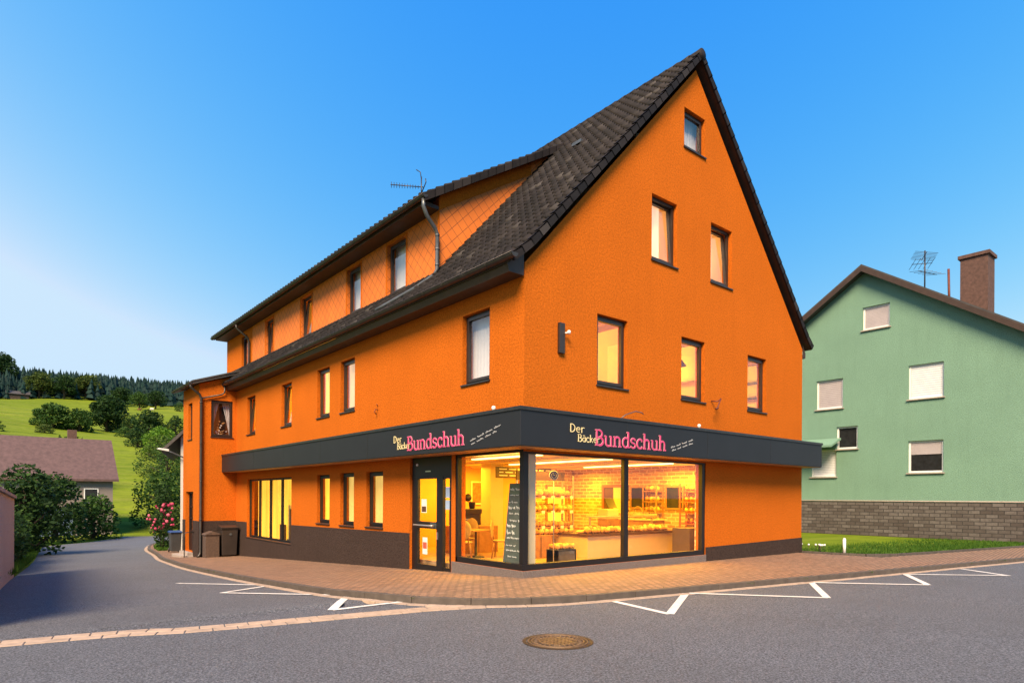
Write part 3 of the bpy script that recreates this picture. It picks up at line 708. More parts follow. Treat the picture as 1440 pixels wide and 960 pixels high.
m.build('dormer_soffit', 'soffit_brown', dorm)
m = MB()
def profD(s): c = 1 / math.hypot(1, DK); return (-.10 + s * c, droof(-.10 + s * c) + .105)
SD = (xr + .10) * math.hypot(1, DK); _S = SMAX; 
tiles(m, y0, y1, 0, SD, profD, .30, .26)
n = round(SD / .33)
for i in range(n):
    (xa, za), (xb, zb) = profD(i * SD / n), profD((i + 1) * SD / n + .02)
    m.add([(xa, y0 - .03, za + .07), (xb, y0 - .03, zb + .045), (xb, y0 - .03, zb - .14), (xa, y0 - .03, za - .14), (xa, y0 + .12, za + .07), (xb, y0 + .12, zb + .045), (xb, y0 + .02, zb - .14), (xa, y0 + .02, za - .14)], [(0, 1, 2, 3), (0, 4, 5, 1), (0, 3, 7, 4), (3, 2, 6, 7)])
m.build('dormer_roof', 'roof_tile', dorm)
gutter((YD - .3, YDE + .3), -.10, 9.10, .075, 'gutter', 'zinc_dark', house)
m = MB()
m.tube([(-.10, 3.75, 9.02), (-.10, 3.75, 8.84), (.02, 3.79, 8.66), (.30, 3.84, 8.42), (.38, 3.86, 8.30), (.38, 3.86, 7.42), (.34, 3.92, 7.28), (.10, 4.5, 7.02), (-.30, 5.35, 6.70), (-.42, 5.6, 6.60)], .05, 8)
for z in (8.25, 7.9, 7.5): m.tube([(.38, 3.86, z), (.38, 3.86, z + .04)], .06, 8)
m.build('downpipe', 'zinc_grey', house)
m = MB(); m.tube([(-.10, 19.0, 9.02), (-.08, 19.0, 8.86), (.36, 18.9, 8.5), (.42, 18.9, 8.3), (.42, 18.9, 7.45), (.36, 18.95, 7.25), (-.30, 19.05, 6.66)], .045, 8); m.build('downpipe', 'zinc_dark', house)
# aerial on the dormer eave
m = MB(); ax, ay, az = .05, 4.10, 9.12
m.tube([(ax, ay, az), (ax, ay, az + .62)], .015, 6); bd = Vector((-.771, .637, 0)); c0 = Vector((ax, ay, az + .36)); m.tube([c0 - bd * .05, c0 + bd * .78 + Vector((0, 0, .06))], .012, 5)
for i in range(11):
    c = c0 + bd * (.08 + i * .068) + Vector((0, 0, .06 * i / 11)); l = .045 + .003 * i; m.tube([c - Vector((0, 0, l)), c + Vector((0, 0, l))], .007, 4)
m.tube([(ax, ay, az + .55), (ax - .02, ay + .02, az + .74), (ax - .10, ay + .08, az + .80)], .012, 5); m.tube([(ax, ay, az + .2), (ax, ay - .22, az + .40), (ax, ay - .2, az + .5)], .013, 5)
m.build('aerial', 'zinc_dark', house)

# ------------------------------------------------------------------ canopy band with the lettering
FP = .60; F0, F1 = 2.635, 3.355
m = MB()
m.prism([(-FP, -FP, F0), (11.82, -FP, F0), (11.82, -.02, F0), (-.02, -.02, F0), (-.02, 19.18, F0), (-FP, 19.18, F0)], (0, 0, F1 - F0))
band = m.build('canopy_band', 'fascia_slate', house, bevel=.008)
m = MB(); e = .025
m.prism([(-FP - e, -FP - e, F1 + .002), (11.82 + e, -FP - e, F1 + .002), (11.82 + e, -.01, F1 + .06), (-.01, -.01, F1 + .06), (-.01, 19.18, F1 + .06), (-FP - e, 19.18, F1 + .002)], (0, 0, .03))
m.box(-FP - e, 11.82 + e, -FP - e, -FP - .002, F1 - .035, F1 + .001); m.box(-FP - e, -FP - .002, -FP + .001, 19.18, F1 - .035, F1 + .001)
m.build('metal_capping', 'metal_cap', band)
for y in (2.6, 5.7, 8.8, 11.9, 15.0): m = MB(); m.box(-FP - .004, -FP - .001, y - .006, y + .006, F0 + .01, F1 - .04); m.build('panel_joint', 'metal_cap', band)
for x in (2.5, 5.6, 8.7): m = MB(); m.box(x - .006, x + .006, -FP - .004, -FP - .001, F0 + .01, F1 - .04); m.build('panel_joint', 'metal_cap', band)
m = MB(); m.box(-FP + .03, 11.8, -FP + .03, -.03, F0 - .014, F0 - .002); m.box(-FP + .03, -.03, -.028, 19.1, F0 - .014, F0 - .002); m.build('canopy_soffit', 'wood_warm', band)

# letters as ribbons of strokes on the band: each glyph is a list of strokes (points, half widths)
def arc(cx, cy, rx, ry, a0, a1, n=12): return [(cx + rx * cos(radians(a0 + (a1 - a0) * i / n)), cy + ry * sin(radians(a0 + (a1 - a0) * i / n))) for i in range(n + 1)]
T, S = .054, .026        # thick and thin half widths
XH = .66
def bar(x0, x1, y, h=.03): return ([(x0, y), (x1, y)], h)
GL = {
 'B': (.74, [([(.17, 0), (.17, 1)], T), (arc(.34, .75, .24, .225, 90, -90), .05), (arc(.36, .27, .30, .25, 90, -90), .056), ([(.05, .975), (.36, .975)], S), ([(.17, .525), (.36, .525)], S), ([(.05, .025), (.38, .025)], S)]),
 'u': (.70, [([(.14, XH), (.14, .24)] + arc(.33, .22, .19, .20, 180, 300), .05), ([(.54, XH), (.54, 0)], T), bar(.02, .14, XH - .025), bar(.42, .54, XH - .025), bar(.54, .66, .03)]),
 'n': (.72, [([(.15, 0), (.15, XH)], T), (arc(.35, .42, .20, .22, 160, 0) + [(.55, 0)], .052), bar(.03, .15, XH - .025), bar(.03, .28, .028), bar(.44, .68, .028)]),
 'd': (.70, [([(.53, 0), (.53, 1.04)], T), (arc(.32, .33, .24, .315, 40, 320, 18), .046), bar(.40, .53, 1.01), bar(.53, .65, .03)]),
 's': (.52, [(arc(.25, .49, .17, .155, 30, 250, 10) + arc(.25, .175, .18, .155, 80, -140, 10), .045), ([(.42, .50), (.42, .63)], .02), ([(.07, .03), (.07, .17)], .02)]),
 'c': (.56, [(arc(.31, .33, .24, .31, 45, 325, 18), .05), ([(.47, .47), (.47, .60)], .035)]),
 'h': (.72, [([(.15, 0), (.15, 1.04)], T), (arc(.35, .42, .20, .22, 160, 0) + [(.55, 0)], .052), bar(.03, .15, 1.01), bar(.03, .28, .028), bar(.44, .68, .028)]),
 'D': (.72, [([(.14, 0), (.14, 1)], .06), ([(.14, .965)] + arc(.26, .5, .36, .465, 90, -90, 14) + [(.14, .035)], .05)]),
 'e': (.56, [([(.10, .36), (.48, .36)] + arc(.29, .33, .20, .30, 10, 310, 16), .042)]),
 'r': (.42, [([(.13, 0), (.13, XH)], .052), (arc(.33, .40, .20, .23, 170, 60, 6), .045)]),
 'a': (.58, [(arc(.26, .30, .20, .28, 50, 320, 14), .042), ([(.46, XH), (.46, 0)], .05)]),
 'k': (.56, [([(.12, 0), (.12, 1.03)], .05), ([(.14, .28), (.44, .64)], .038), ([(.22, .37), (.47, 0)], .045)]),
}
GL['ä'] = (.58, GL['a'][1] + [([(.16, .80), (.16, .90)], .05), ([(.36, .80), (.36, .90)], .05)])
def stroke(m, mp, pts, hw, n0, n1, ox, oz, sc, sq=1.0, grow=0.0):
    P = [Vector((p[0] * sc * sq + ox, p[1] * sc + oz)) for p in pts]; hw = hw * sc + grow
    L, Rr = [], []
    for i in range(len(P)):
        d = (P[min(i + 1, len(P) - 1)] - P[max(i - 1, 0)]).normalized(); nn = Vector((-d.y, d.x)) * hw; L.append(P[i] + nn); Rr.append(P[i] - nn)
    k = len(P); vs = [mp(q.x, q.y, n1) for q in L] + [mp(q.x, q.y, n1) for q in Rr] + [mp(q.x, q.y, n0) for q in L] + [mp(q.x, q.y, n0) for q in Rr]; fs = []
    for i in range(k - 1): fs += [(i, i + 1, k + i + 1, k + i), (2 * k + i, 2 * k + i + 1, i + 1, i), (k + i, k + i + 1, 3 * k + i + 1, 3 * k + i)]
    fs += [(0, k, 3 * k, 2 * k), (k - 1, 2 * k - 1, 4 * k - 1, 3 * k - 1)]
    m.add(vs, fs)
def word(mp, txt, ox, oz, sc, width, n, mats, name='lettering', halo=None):
    tot = sum(GL[c][0] for c in txt) * sc; sq = width / tot
    for mat, g, nn in ([(halo, .006, n)] if halo else []) + [(mats, 0, n + (.006 if halo else 0))]:
        m = MB(); x = ox; lay = 0
        for c in txt:
            for pts, hw in GL[c][1]: stroke(m, mp, pts, hw, nn, nn + .008 + .0004 * (lay % 9), x, oz, sc, sq, g); lay += 1
            x += GL[c][0] * sc * sq
        m.build(name, mat, band)
def mapFR(u, z, n): return (u, -FP - n, z)
def mapFL(u, z, n): return (-FP - n, -u, z)
def script(mp, ox, oz, ang, length, seed, size=.075):
    rnd = random.Random(seed); m = MB(); ca, sa = cos(ang), sin(ang)
    for row in range(2):
        x = .0 + row * .02
        while x < length - .04:
            wl = rnd.uniform(.14, .26); pts = []; n = int(wl / .012); tall = rnd.randrange(4)
            for i in range(n):
                t = i * .012; amp = size * (.28 if (i // 4) % 4 != tall else .55)
                pts.append((x + t + .008 * sin(i * 1.57), amp * (.5 + .5 * sin(i * 1.57 + 1))))
            P = [(ox + px * ca - (py - row * size * 1.05) * sa, oz + px * sa + (py - row * size * 1.05) * ca) for px, py in pts]
            stroke(m, mp, P, .0065, .002, .008, 0, 0, 1); x += wl + .05
    m.build('handwriting', 'script_text', band)
word(mapFR, 'Bundschuh', 1.44, 2.745, .335, 2.45, .003, 'pink_text', halo='pink_edge')
word(mapFR, 'Der', .70, 2.98, .17, .43, .004, 'cream_text'); word(mapFR, 'Bäcker', .93, 2.795, .155, .66, .004, 'cream_text')
word(mapFL, 'Bundschuh', -3.62, 2.745, .335, 2.40, .003, 'pink_text', halo='pink_edge')
word(mapFL, 'Der', -4.28, 2.965, .17, .40, .004, 'cream_text'); word(mapFL, 'Bäcker', -4.10, 2.80, .155, .62, .004, 'cream_text')
script(mapFR, 4.08, 2.82, radians(15), .90, 3); script(mapFL, -1.02, 2.80, radians(14), .92, 5)
# little lamps and a cable on the canopy
for px, py in ((5.66, -.30), (-.30, .62)):
    m = MB(); m.lathe((px, py, F1 + .06), [(.02, 0), (.02, .03), (.036, .045), (.046, .08), (.036, .115), (.012, .125)], 14); m.build('canopy_lamp', 'white_paint', house)
m = MB(); m.tube([(2.6, -.3, F1 + .06), (2.75, -.34, F1 + .17), (3.05, -.38, F1 + .27), (3.3, -.36, F1 + .26), (3.35, -.36, F1 + .23)], .012, 6); m.build('cable', 'zinc_grey', house)
m = MB(); m.mbox(mapR, .93, 1.09, 4.71, 5.36, .0, .07); lampb = m.build('wall_lamp', 'frame_brown', house, bevel=.01)
m = MB(); m.ball((1.15, -.12, 5.17), (.035, .05, .045), 10, 7); m.tube([(1.08, -.08, 5.15), (1.17, -.1, 5.16)], .015, 6); m.build('spotlight', 'white_paint', lampb)
m = MB(); m.tube([(6.66, 0, 4.26), (6.70, -.16, 4.24), (6.80, -.20, 4.30)], .018, 6); m.tube([(6.80, -.20, 4.32), (6.62, -.22, 4.06), (6.60, -.16, 4.02)], .02, 6); m.tube([(6.58, -.2, 4.02), (6.66, -.2, 4.06)], .03, 6); m.build('wall_bracket', 'red_rust', house)
m = MB(); m.tube([(0, 6.26, 4.06), (-.08, 6.26, 4.06), (-.10, 6.26, 3.98), (-.05, 6.26, 3.93)], .014, 6); m.tube([(0, 6.26, 4.16), (-.06, 6.22, 4.2)], .014, 6); m.build('wall_hook', 'red_rust', house)

# ------------------------------------------------------------------ shopfront: frames, panes, door
m = MB(); FD = .06
def mapSR(u, z, n): return (u, .06 - n, z)
def mapSL(u, z, n): return (.06 - n, u, z)
m.mbox(mapSR, .0, 6.42, .138, .262, -.08, .04); m.mbox(mapSR, 0, 6.42, 2.54, 2.622, -.08, .04); m.mbox(mapSR, 3.15, 3.30, .262, 2.54, -.08, .03); m.mbox(mapSR, 6.29, 6.42, .262, 2.54, -.08, .04)
m.mbox(mapSL, .10, 2.45, .138, .262, -.08, .04); m.mbox(mapSL, .10, 2.45, 2.57, 2.622, -.08, .04); m.mbox(mapSL, 2.38, 2.60, .138, 2.63, -.08, .04)
m.box(.019, .15, .019, .15, .262, 2.54)
sf = m.build('shop_window', 'frame_black', house, bevel=.004)
for (a, b) in ((.13, 3.16), (3.29, 6.30)):
    g = MB(); g.quad(mapSR(a, .25, -.02), mapSR(b, .25, -.02), mapSR(b, 2.55, -.02), mapSR(a, 2.55, -.02)); g.build('pane', 'shop_glass', sf)
g = MB(); g.quad(mapSL(.13, .25, -.02), mapSL(2.40, .25, -.02), mapSL(2.40, 2.58, -.02), mapSL(.13, 2.58, -.02)); g.build('pane', 'shop_glass', sf)
m = MB(); m.box(.42, .60, .30, .46, .03, 2.65); m.build('corner_column', 'cream_wall', house)
m = MB()
def mapDo(u, z, n): return (.10 - n, u, z)
m.mbox(mapDo, 2.60, 4.50, 2.14, 2.63, -.05, .03)                     # transom panel
m.mbox(mapDo, 4.30, 4.50, -.26, 2.14, -.05, .03); m.mbox(mapDo, 2.602, 2.78, -.26, 2.14, -.05, .03); m.mbox(mapDo, 3.06, 3.22, -.26, 2.14, -.05, .04)
m.mbox(mapDo, 2.78, 3.06, -.26, -.06, -.05, .028); m.mbox(mapDo, 2.78, 3.06, 2.08, 2.14, -.05, .028)
m.mbox(mapDo, 3.22, 3.34, -.24, 2.14, -.04, .035); m.mbox(mapDo, 4.22, 4.30, -.24, 2.14, -.04, .035); m.mbox(mapDo, 3.34, 4.22, -.24, -.05, -.04, .034); m.mbox(mapDo, 3.34, 4.22, 2.09, 2.14, -.04, .034); m.mbox(mapDo, 3.34, 4.22, .85, 1.02, -.04, .036)
door = m.build('door', 'frame_black', house, bevel=.004)
for u0, u1, z0, z1 in ((3.33, 4.23, -.06, .86), (3.33, 4.23, 1.01, 2.10), (2.77, 3.07, -.07, 2.09)):
    g = MB(); g.quad(mapDo(u0, z0, 0), mapDo(u1, z0, 0), mapDo(u1, z1, 0), mapDo(u0, z1, 0)); g.build('pane', 'shop_glass', door)
m = MB(); m.tube([(.04, 3.40, .93), (-.04, 3.40, .93), (-.05, 3.44, .93), (-.05, 4.20, .93), (-.04, 4.24, .93), (.04, 4.24, .93)], .022, 8); m.mbox(mapDo, 3.26, 3.30, .60, .78, .035, .06); m.build('handle', 'steel', door)
m = MB(); m.mbox(mapDo, 3.34, 3.62, .87, 1.0, .037, .042); m.build('letter_plate', 'zinc_grey', door)
for (u0, u1, z0, z1, nm, mt, e) in ((3.84, 4.08, 1.24, 1.58, 'notice', 'paper', .003), (3.80, 4.02, .20, .62, 'notice', 'paper', .003), (3.86, 4.06, 1.26, 1.40, 'notice_print', 'wood_dark', .0065), (3.82, 4.00, .34, .50, 'notice_print', 'poster_red', .0065)):
    m = MB(); m.mbox(mapDo, u0, u1, z0, z1, e, e + .0025); m.build(nm, mt, door)
m = MB(); m.mbox(mapDo, 2.80, 2.98, 1.62, 1.88, .003, .006); m.build('sticker', 'poster_blue', door); m = MB(); m.mbox(mapDo, 2.80, 2.99, 1.34, 1.56, .003, .006); m.build('sticker', 'poster_blue', door)
m = MB(); m.mbox(mapDo, 3.62, 3.86, 2.26, 2.29, .031, .034); m.build('name_plate', 'steel', door)
m = MB(); m.ball((.06, 4.24, 2.45), .035, 8, 6); m.build('sensor', 'white_paint', door)
m = MB(); m.mbox(mapDo, 2.60, 4.50, -.33, -.262, -.15, .09); m.build('door_sill', 'steel', door)

# ------------------------------------------------------------------ annex (kept as parts of the house)
AW = (-1.03, -.15, 4.14, 5.70); AN = (20.34, 21.05, 4.08, 5.66); AD = (20.12, 21.47, -.80, 1.80)
m = MB()
AK = .345
panel(m, mapAS, [-1.5, 0], [-1.7, .56, 6.30, 7.0], [AW], 0, [(-AK, 1, 6.33 + AK * 1.5)]); reveal(m, mapAS, AW, 0, -.22)
panel(m, mapAF, [19.2, 21.93], [-1.7, .56, 6.33], [AN, AD], 0); reveal(m, mapAF, AN, 0, -.22); reveal(m, mapAF, AD, 0, -.25)
m.add([(-1.5, 21.93, -1.7), (0, 21.93, -1.7), (0, 21.93, 6.33 + 1.5 * AK), (-1.5, 21.93, 6.33)], [(0, 1, 2, 3)])
m.build('annex', 'orange_stucco', house)
m = MB(); m.mbox(mapAS, -1.52, 0, -1.6, .56, .002, .02); m.mbox(mapAF, 19.2, AD[0], -1.6, .56, .001, .02); m.build('annex_plinth', 'plinth_render', house); m = MB(); m.mbox(mapAF, AD[1], 21.93, -1.6, .56, .001, .02); m.build('annex_plinth', 'plinth_render', house)
m = MB()
def ar(x): return 6.36 + AK * (x + 1.5)
for z0, z1, g in ((0, .10, 0), (.10, .16, .03)):
    xa, xb, ya, yb = -1.80 - g, .60, 18.98 - g, 22.2 + g
    m.add([(xa, ya, ar(xa) + z0), (xb, ya, ar(xb) + z0), (xb, yb, ar(xb) + z0), (xa, yb, ar(xa) + z0), (xa, ya, ar(xa) + z1), (xb, ya, ar(xb) + z1), (xb, yb, ar(xb) + z1), (xa, yb, ar(xa) + z1)], [(0, 3, 2, 1), (4, 5, 6, 7), (0, 1, 5, 4), (1, 2, 6, 5), (2, 3, 7, 6), (3, 0, 4, 7)])
m.build('annex_roof', 'roof_grey', house)
gutter((18.95, 22.2), -1.88, 6.30, .075, 'gutter', 'zinc_dark', house)
m = MB(); m.tube([(-1.88, 19.05, 6.24), (-1.86, 19.05, 6.12), (-1.50, 19.12, 5.86), (-1.44, 19.12, 5.7), (-1.44, 19.12, -.75), (-1.48, 19.10, -.85), (-1.56, 19.02, -.93)], .055, 8)
for z in (5.5, 3.8, 2.2, .6): m.tube([(-1.44, 19.12, z), (-1.44, 19.12, z + .05)], .066, 8)
m.tube([(-.52, 19.08, 6.34), (-.52, 19.1, 6.05), (-.62, 19.12, 5.95), (-1.40, 19.12, 5.72)], .035, 8); m.build('downpipe', 'zinc_dark', house)
aw = window(mapAS, AW, depth=.06, fw=.07, label='square annex window with white tied-back lace curtains')
for sgn, u0 in ((1, AW[0]), (-1, AW[1])):
    n = 12; m = MB()
    for j in range(14):
        for i in range(n):
            def wv(j): t = j / 14; return .40 * (1 - .78 * smooth(.25, 1, 1 - t)) if False else (.08 + .33 * t ** 1.3)
            za, zb = AW[2] + (AW[3] - AW[2]) * j / 14, AW[2] + (AW[3] - AW[2]) * (j + 1) / 14
            a0, a1 = wv(j), wv(j + 1)
            P = [(u0 + sgn * a0 * i / n, za, i), (u0 + sgn * a0 * (i + 1) / n, za, i + 1), (u0 + sgn * a1 * (i + 1) / n, zb, i + 1), (u0 + sgn * a1 * i / n, zb, i)]
            m.add([mapAS(p[0], p[1], -.24 + .012 * sin(p[2] * 1.9)) for p in P], [(0, 1, 2, 3)], 0, True)
    m.build('curtain', 'lace_cloth', aw)
m = MB(); rnd = random.Random(2)
for i in range(40): m.ball((-.59 + rnd.gauss(0, .1), 19.46 + rnd.uniform(-.03, .06), 4.22 + abs(rnd.gauss(0, .28))), rnd.uniform(.02, .045), 6, 5, rnd.choice([0, 0, 0, 0, 0, 0, 1]))
m.box(-1.2, .0, 19.6, 19.65, 3.9, 5.9, 2)  # near-black sheet stands in for the unlit room behind the pane
m.build('flowers_and_dark_back', ['wood_warm', 'sky_white', 'dark_machine'], aw)
window(mapAF, AN, depth=.12, curtain=('peach_cloth', 0, 1))
m = MB(); m.ring(mapAF, AD[0] + .003, AD[1] - .003, AD[2], AD[3] - .003, .09, -.24, -.15); m.mbox(mapAF, AD[0] + .09, AD[1] - .09, AD[2], .1, -.22, -.17)
for z in (.6, 1.1): m.mbox(mapAF, AD[0] + .09, AD[1] - .09, z, z + .06, -.22, -.165)
m.mbox(mapAF, 20.76, 20.84, AD[2], AD[3] - .09, -.22, -.16)
ad = m.build('annex_door', 'frame_black', house)
g = MB(); g.quad(mapAF(AD[0] + .08, .08, -.20), mapAF(AD[1] - .08, .08, -.20), mapAF(AD[1] - .08, AD[3] - .08, -.20), mapAF(AD[0] + .08, AD[3] - .08, -.20)); g.build('pane', 'glass', ad)
g = MB(); g.box(-1.2, -1.18, 19.9, 21.7, -1, 2); g.build('dark_backing', 'dark_machine', ad)  # near-black sheet puts the dark of the inside behind the glass
m = MB(); m.box(-2.02, -1.525, 19.95, 21.6, -1.4, gz(-1.5, 20.7) + .10); m.box(-1.74, -1.526, 20.0, 21.5, -1.3, gz(-1.5, 20.7) + .22); m.build('door_step', 'step_stone', house, bevel=.01)
m = MB(); m.tube([(-1.9, 19.85, -1.0), (-1.9, 19.85, .02), (-1.82, 19.85, .06), (-1.52, 19.85, .06)], .02, 6); m.build('handrail', 'zinc_dark', house)

# ------------------------------------------------------------------ inside of the house: floors, partitions, shop room, lamps
m = MB()
m.box(.31, 11.4, .31, 22.2, 3.45, 3.60); m.box(.31, 11.4, .31, 22.2, 6.12, 6.2); m.box(3.4, 8.4, .31, 8, 9.45, 9.55)
for x in (4.25, 7.35): m.box(x, x + .1, .31, 4.0, 3.60, 6.12)
m.box(.31, 11.4, 4.0, 4.1, 3.6, 6.12); m.box(3.6, 3.7, 4.1, 22, 3.6, 6.12)
for y in (6.2, 9.05, 11.6, 15.2, 19): m.box(.31, 3.6, y, y + .1, 3.6, 6.12)
m.box(3.4, 8.4, 3.2, 3.3, 6.2, 9.45); m.box(5.8, 5.9, .31, 3.2, 6.2, 9.45); m.box(3.3, 3.4, .31, 3.3, 6.2, 9.5); m.box(8.4, 8.5, .31, 3.3, 6.2, 9.5)
m.box(4.9, 6.8, 1.2, 1.25, 9.55, 11.4)
m.box(2.6, 2.7, 4.0, 22.4, 7.0, 10.3); m.box(11.38, 11.44, .31, 22.2, 3.6, 6.12)
for y in (7.5, 10.8, 14.6, 18.2): m.box(.82, 2.6, y, y + .08, 7.0, 9.3)
inter = m.build('interior', 'cream_wall', house)
def lamp(name, typ, loc, energy, col=(1, .60, .18), size=.2, sy=None, rot=None):
    d = bpy.data.lights.new(name, typ); d.energy = energy; d.color = col
    if typ == 'AREA':
        d.size = size
        if sy: d.shape = 'RECTANGLE'; d.size_y = sy
    else: d.shadow_soft_size = size
    o = bpy.data.objects.new(name, d); COL.objects.link(o); o.location = loc; o.parent = house
    if rot: o.rotation_euler = rot
WARM = (1, .50, .018)
lamp('room_lamp', 'POINT', (2.2, 2.2, 5.6), 85, WARM); lamp('room_lamp', 'POINT', (5.9, 2.2, 5.6), 75, WARM); lamp('room_lamp', 'POINT', (9.4, 2.2, 5.6), 75, WARM)
lamp('room_lamp', 'POINT', (4.0, 1.9, 8.9), 22, (1, .62, .3)); lamp('room_lamp', 'POINT', (7.4, 1.9, 8.9), 22, (1, .62, .3))
lamp('room_lamp', 'POINT', (2.0, 13.4, 5.6), 50, WARM); lamp('room_lamp', 'POINT', (2.0, 17, 5.6), 45, WARM); lamp('room_lamp', 'POINT', (1.8, 12.6, 9.2), 16, WARM); lamp('room_lamp', 'POINT', (1.8, 16.6, 9.2), 14, WARM)
# what the lit rooms show from the street: ceilings, doors, wall cupboards, a shelf
m = MB(); m.box(.33, 11.36, .33, 3.98, 6.06, 6.11)
for x in (1.2, 2.4, 3.6, 5.2, 6.6, 8.2, 9.6, 10.9): m.box(x, x + .12, .34, 3.97, 6.0, 6.06)
m.build('room_ceiling', 'wood_warm', house)
m = MB(); m.box(4.20, 4.244, .62, 1.52, 3.62, 5.62); m.build('room_door', 'white_paint', house)
m = MB(); m.tube([(4.2, 1.42, 4.62), (4.15, 1.42, 4.62), (4.15, 1.30, 4.62)], .014, 6); m.build('door_handle', 'steel', house)
m = MB(); m.box(7.10, 7.344, .75, 1.55, 5.0, 5.75); m.build('wall_cupboard', 'counter_white', house); m = MB(); m.box(7.15, 7.344, .40, .68, 3.62, 5.3); m.build('room_curtain', 'glow_blind', house)
m = MB(); m.box(11.1, 11.36, 1.1, 2.4, 4.95, 5.0); m.box(11.1, 11.36, 1.1, 2.4, 5.45, 5.5); m.build('room_shelf', 'wood_dark', house)
m = MB(); m.lathe((6.6, 1.0, 5.35), [(.02, .7), (.02, .25), (.20, .0), (.19, .0), (.03, .2)], 18); m.build('pendant_lamp', 'wood_dark', house)
# white cupboard / door inside the lit rooms
m = MB(); m.box(2.9, 3.9, 3.85, 3.99, 3.6, 5.55); m.box(6.0, 6.9, 3.85, 3.99, 3.6, 5.6); m.box(10.0, 10.9, 3.80, 3.99, 3.6, 4.7); m.box(3.6, 3.65, 3.80, 3.86, 4.45, 4.6)
m.build('cupboard', 'counter_white', house)
# shop room
m = MB(); m.box(.31, 9.3, .31, 8.0, -.12, .02); m.build('shop_floor', 'shop_floor', house)
m = MB(); m.box(.31, 9.3, .31, 8.0, 2.70, 2.76)
for x in (1.6, 3.0, 4.4, 5.8, 7.2): m.box(x, x + .10, .35, 7.95, 2.635, 2.70)
m.build('shop_ceiling', 'shop_ceiling', house)
m = MB(); m.box(.31, 9.3, 8.0, 8.1, -.1, 2.7); m.build('shop_wall', 'orange_wall', house)
m = MB(); m.box(9.3, 9.4, .31, 8.0, -.1, 2.7); m.box(6.45, 9.3, .31, .36, -.1, 2.7); m.build('brick_wall', 'shop_brick_y', house)
m = MB(); m.box(6.6, 9.29, 7.9, 7.99, -.1, 2.7); m.build('brick_wall', 'shop_brick_x', house)
m = MB(); m.box(3.75, 4.25, 5.95, 6.45, .02, 2.7); m.build('column', 'counter_white', house)
for i, (x0, x1, y, z1) in enumerate(((7.85, 8.9, 7.86, 2.12), (9.05, 9.27, 7.86, 2.1))):
    m = MB(); m.ring(lambda u, z, n, y=y: (u, y - n, z), x0, x1, .02, z1, .07, 0, .05); m.box(x0 + .07, x1 - .07, y - .02, y - .005, .02, z1 - .07, 1); m.build('inner_door', ['wood_warm', 'paper'], house)
m = MB(); m.ring(lambda u, z, n: (9.28 - n, u, z), 5.1, 6.3, .02, 2.12, .10, 0, .06); m.box(9.25, 9.27, 5.2, 5.75, .02, 2.02, 1); m.box(9.25, 9.27, 5.76, 6.2, .02, 2.02, 2); m.build('inner_door', ['poster_red', 'cream_wall', 'wood_dark'], house)
for y in (4.2, 2.7):
    m = MB(); m.ring(lambda u, z, n: (9.28 - n, u, z), y, y + .75, 1.25, 2.05, .06, 0, .05); m.box(9.26, 9.27, y + .06, y + .69, 1.31, 1.99, 1); m.build('inner_window', ['wood_warm', 'window_dark'], house)
m = MB()
for x, y0, y1 in ((1.3, 1.0, 3.6), (3.7, 1.0, 5.0), (6.5, 1.2, 4.6)): m.box(x, x + .14, y0, y1, 2.60, 2.632)
m.build('tube_light', 'tube_light', house)
for x, y, sx, sy in ((3.6, .95, 4.6, .3), (8.5, 2.2, .5, 2.2), (1.4, 2.4, .5, 2.6), (3.8, 3.0, .6, 4), (6.6, 3.0, .6, 3.4), (3.5, 6.8, 3, .6), (7.6, 6.6, 2.4, .6)):  # leading pair are fill, added to brighten the counter front and brick wall
    lamp('shop_and_fill_lamp', 'AREA', (x, y, 2.58), 66, WARM, sx, sy)

# ------------------------------------------------------------------ things inside the shop
def map_x(u, z, n): return (u, -n, z)
# white low display counter near the right pane
t = thing('display_counter', 'low white bakery counter with dark top behind the large shop pane', 'counter', (5.6, 2.5, .02))
m = MB(); m.box(3.91, 7.60, 1.93, 1.97, .02, .60); m.box(3.91, 3.95, 1.97, 3.5, .02, .60); m.box(7.56, 7.60, 1.97, 2.7, .02, .60); m.build('front_panel', 'counter_white', t)
m = MB(); m.box(3.86, 7.65, 1.88, 2.75, .60, .665); m.box(3.86, 4.6, 2.75, 3.55, .60, .665); m.build('counter_top', 'wood_dark', t)
m = MB(); m.quad((4.7, 2.6, .67), (7.5, 2.6, .67), (7.5, 2.35, 1.08), (4.7, 2.35, 1.08)); m.build('sneeze_guard', 'shop_glass', t)
m = MB(); m.box(4.7, 7.5, 2.35, 2.75, 1.08, 1.11)
for x in (4.7, 6.1, 7.46): m.box(x, x + .04, 2.6, 2.64, .66, 1.08)
m.build('glass_shelf_rail', 'steel', t)
t = thing('brown_display_box', 'dark brown cabinet at the right end of the shop window', 'cabinet', (7.7, 1.1, .02))
m = MB(); m.box(7.0, 8.3, .9, 1.5, .02, .78); m.build('body', 'counter_brown', t, bevel=.01)
m = MB(); m.box(7.26, 7.36, .893, .899, .30, .36); m.box(7.38, 7.46, .893, .899, .30, .36); m.build('price_tag', 'paper', t)
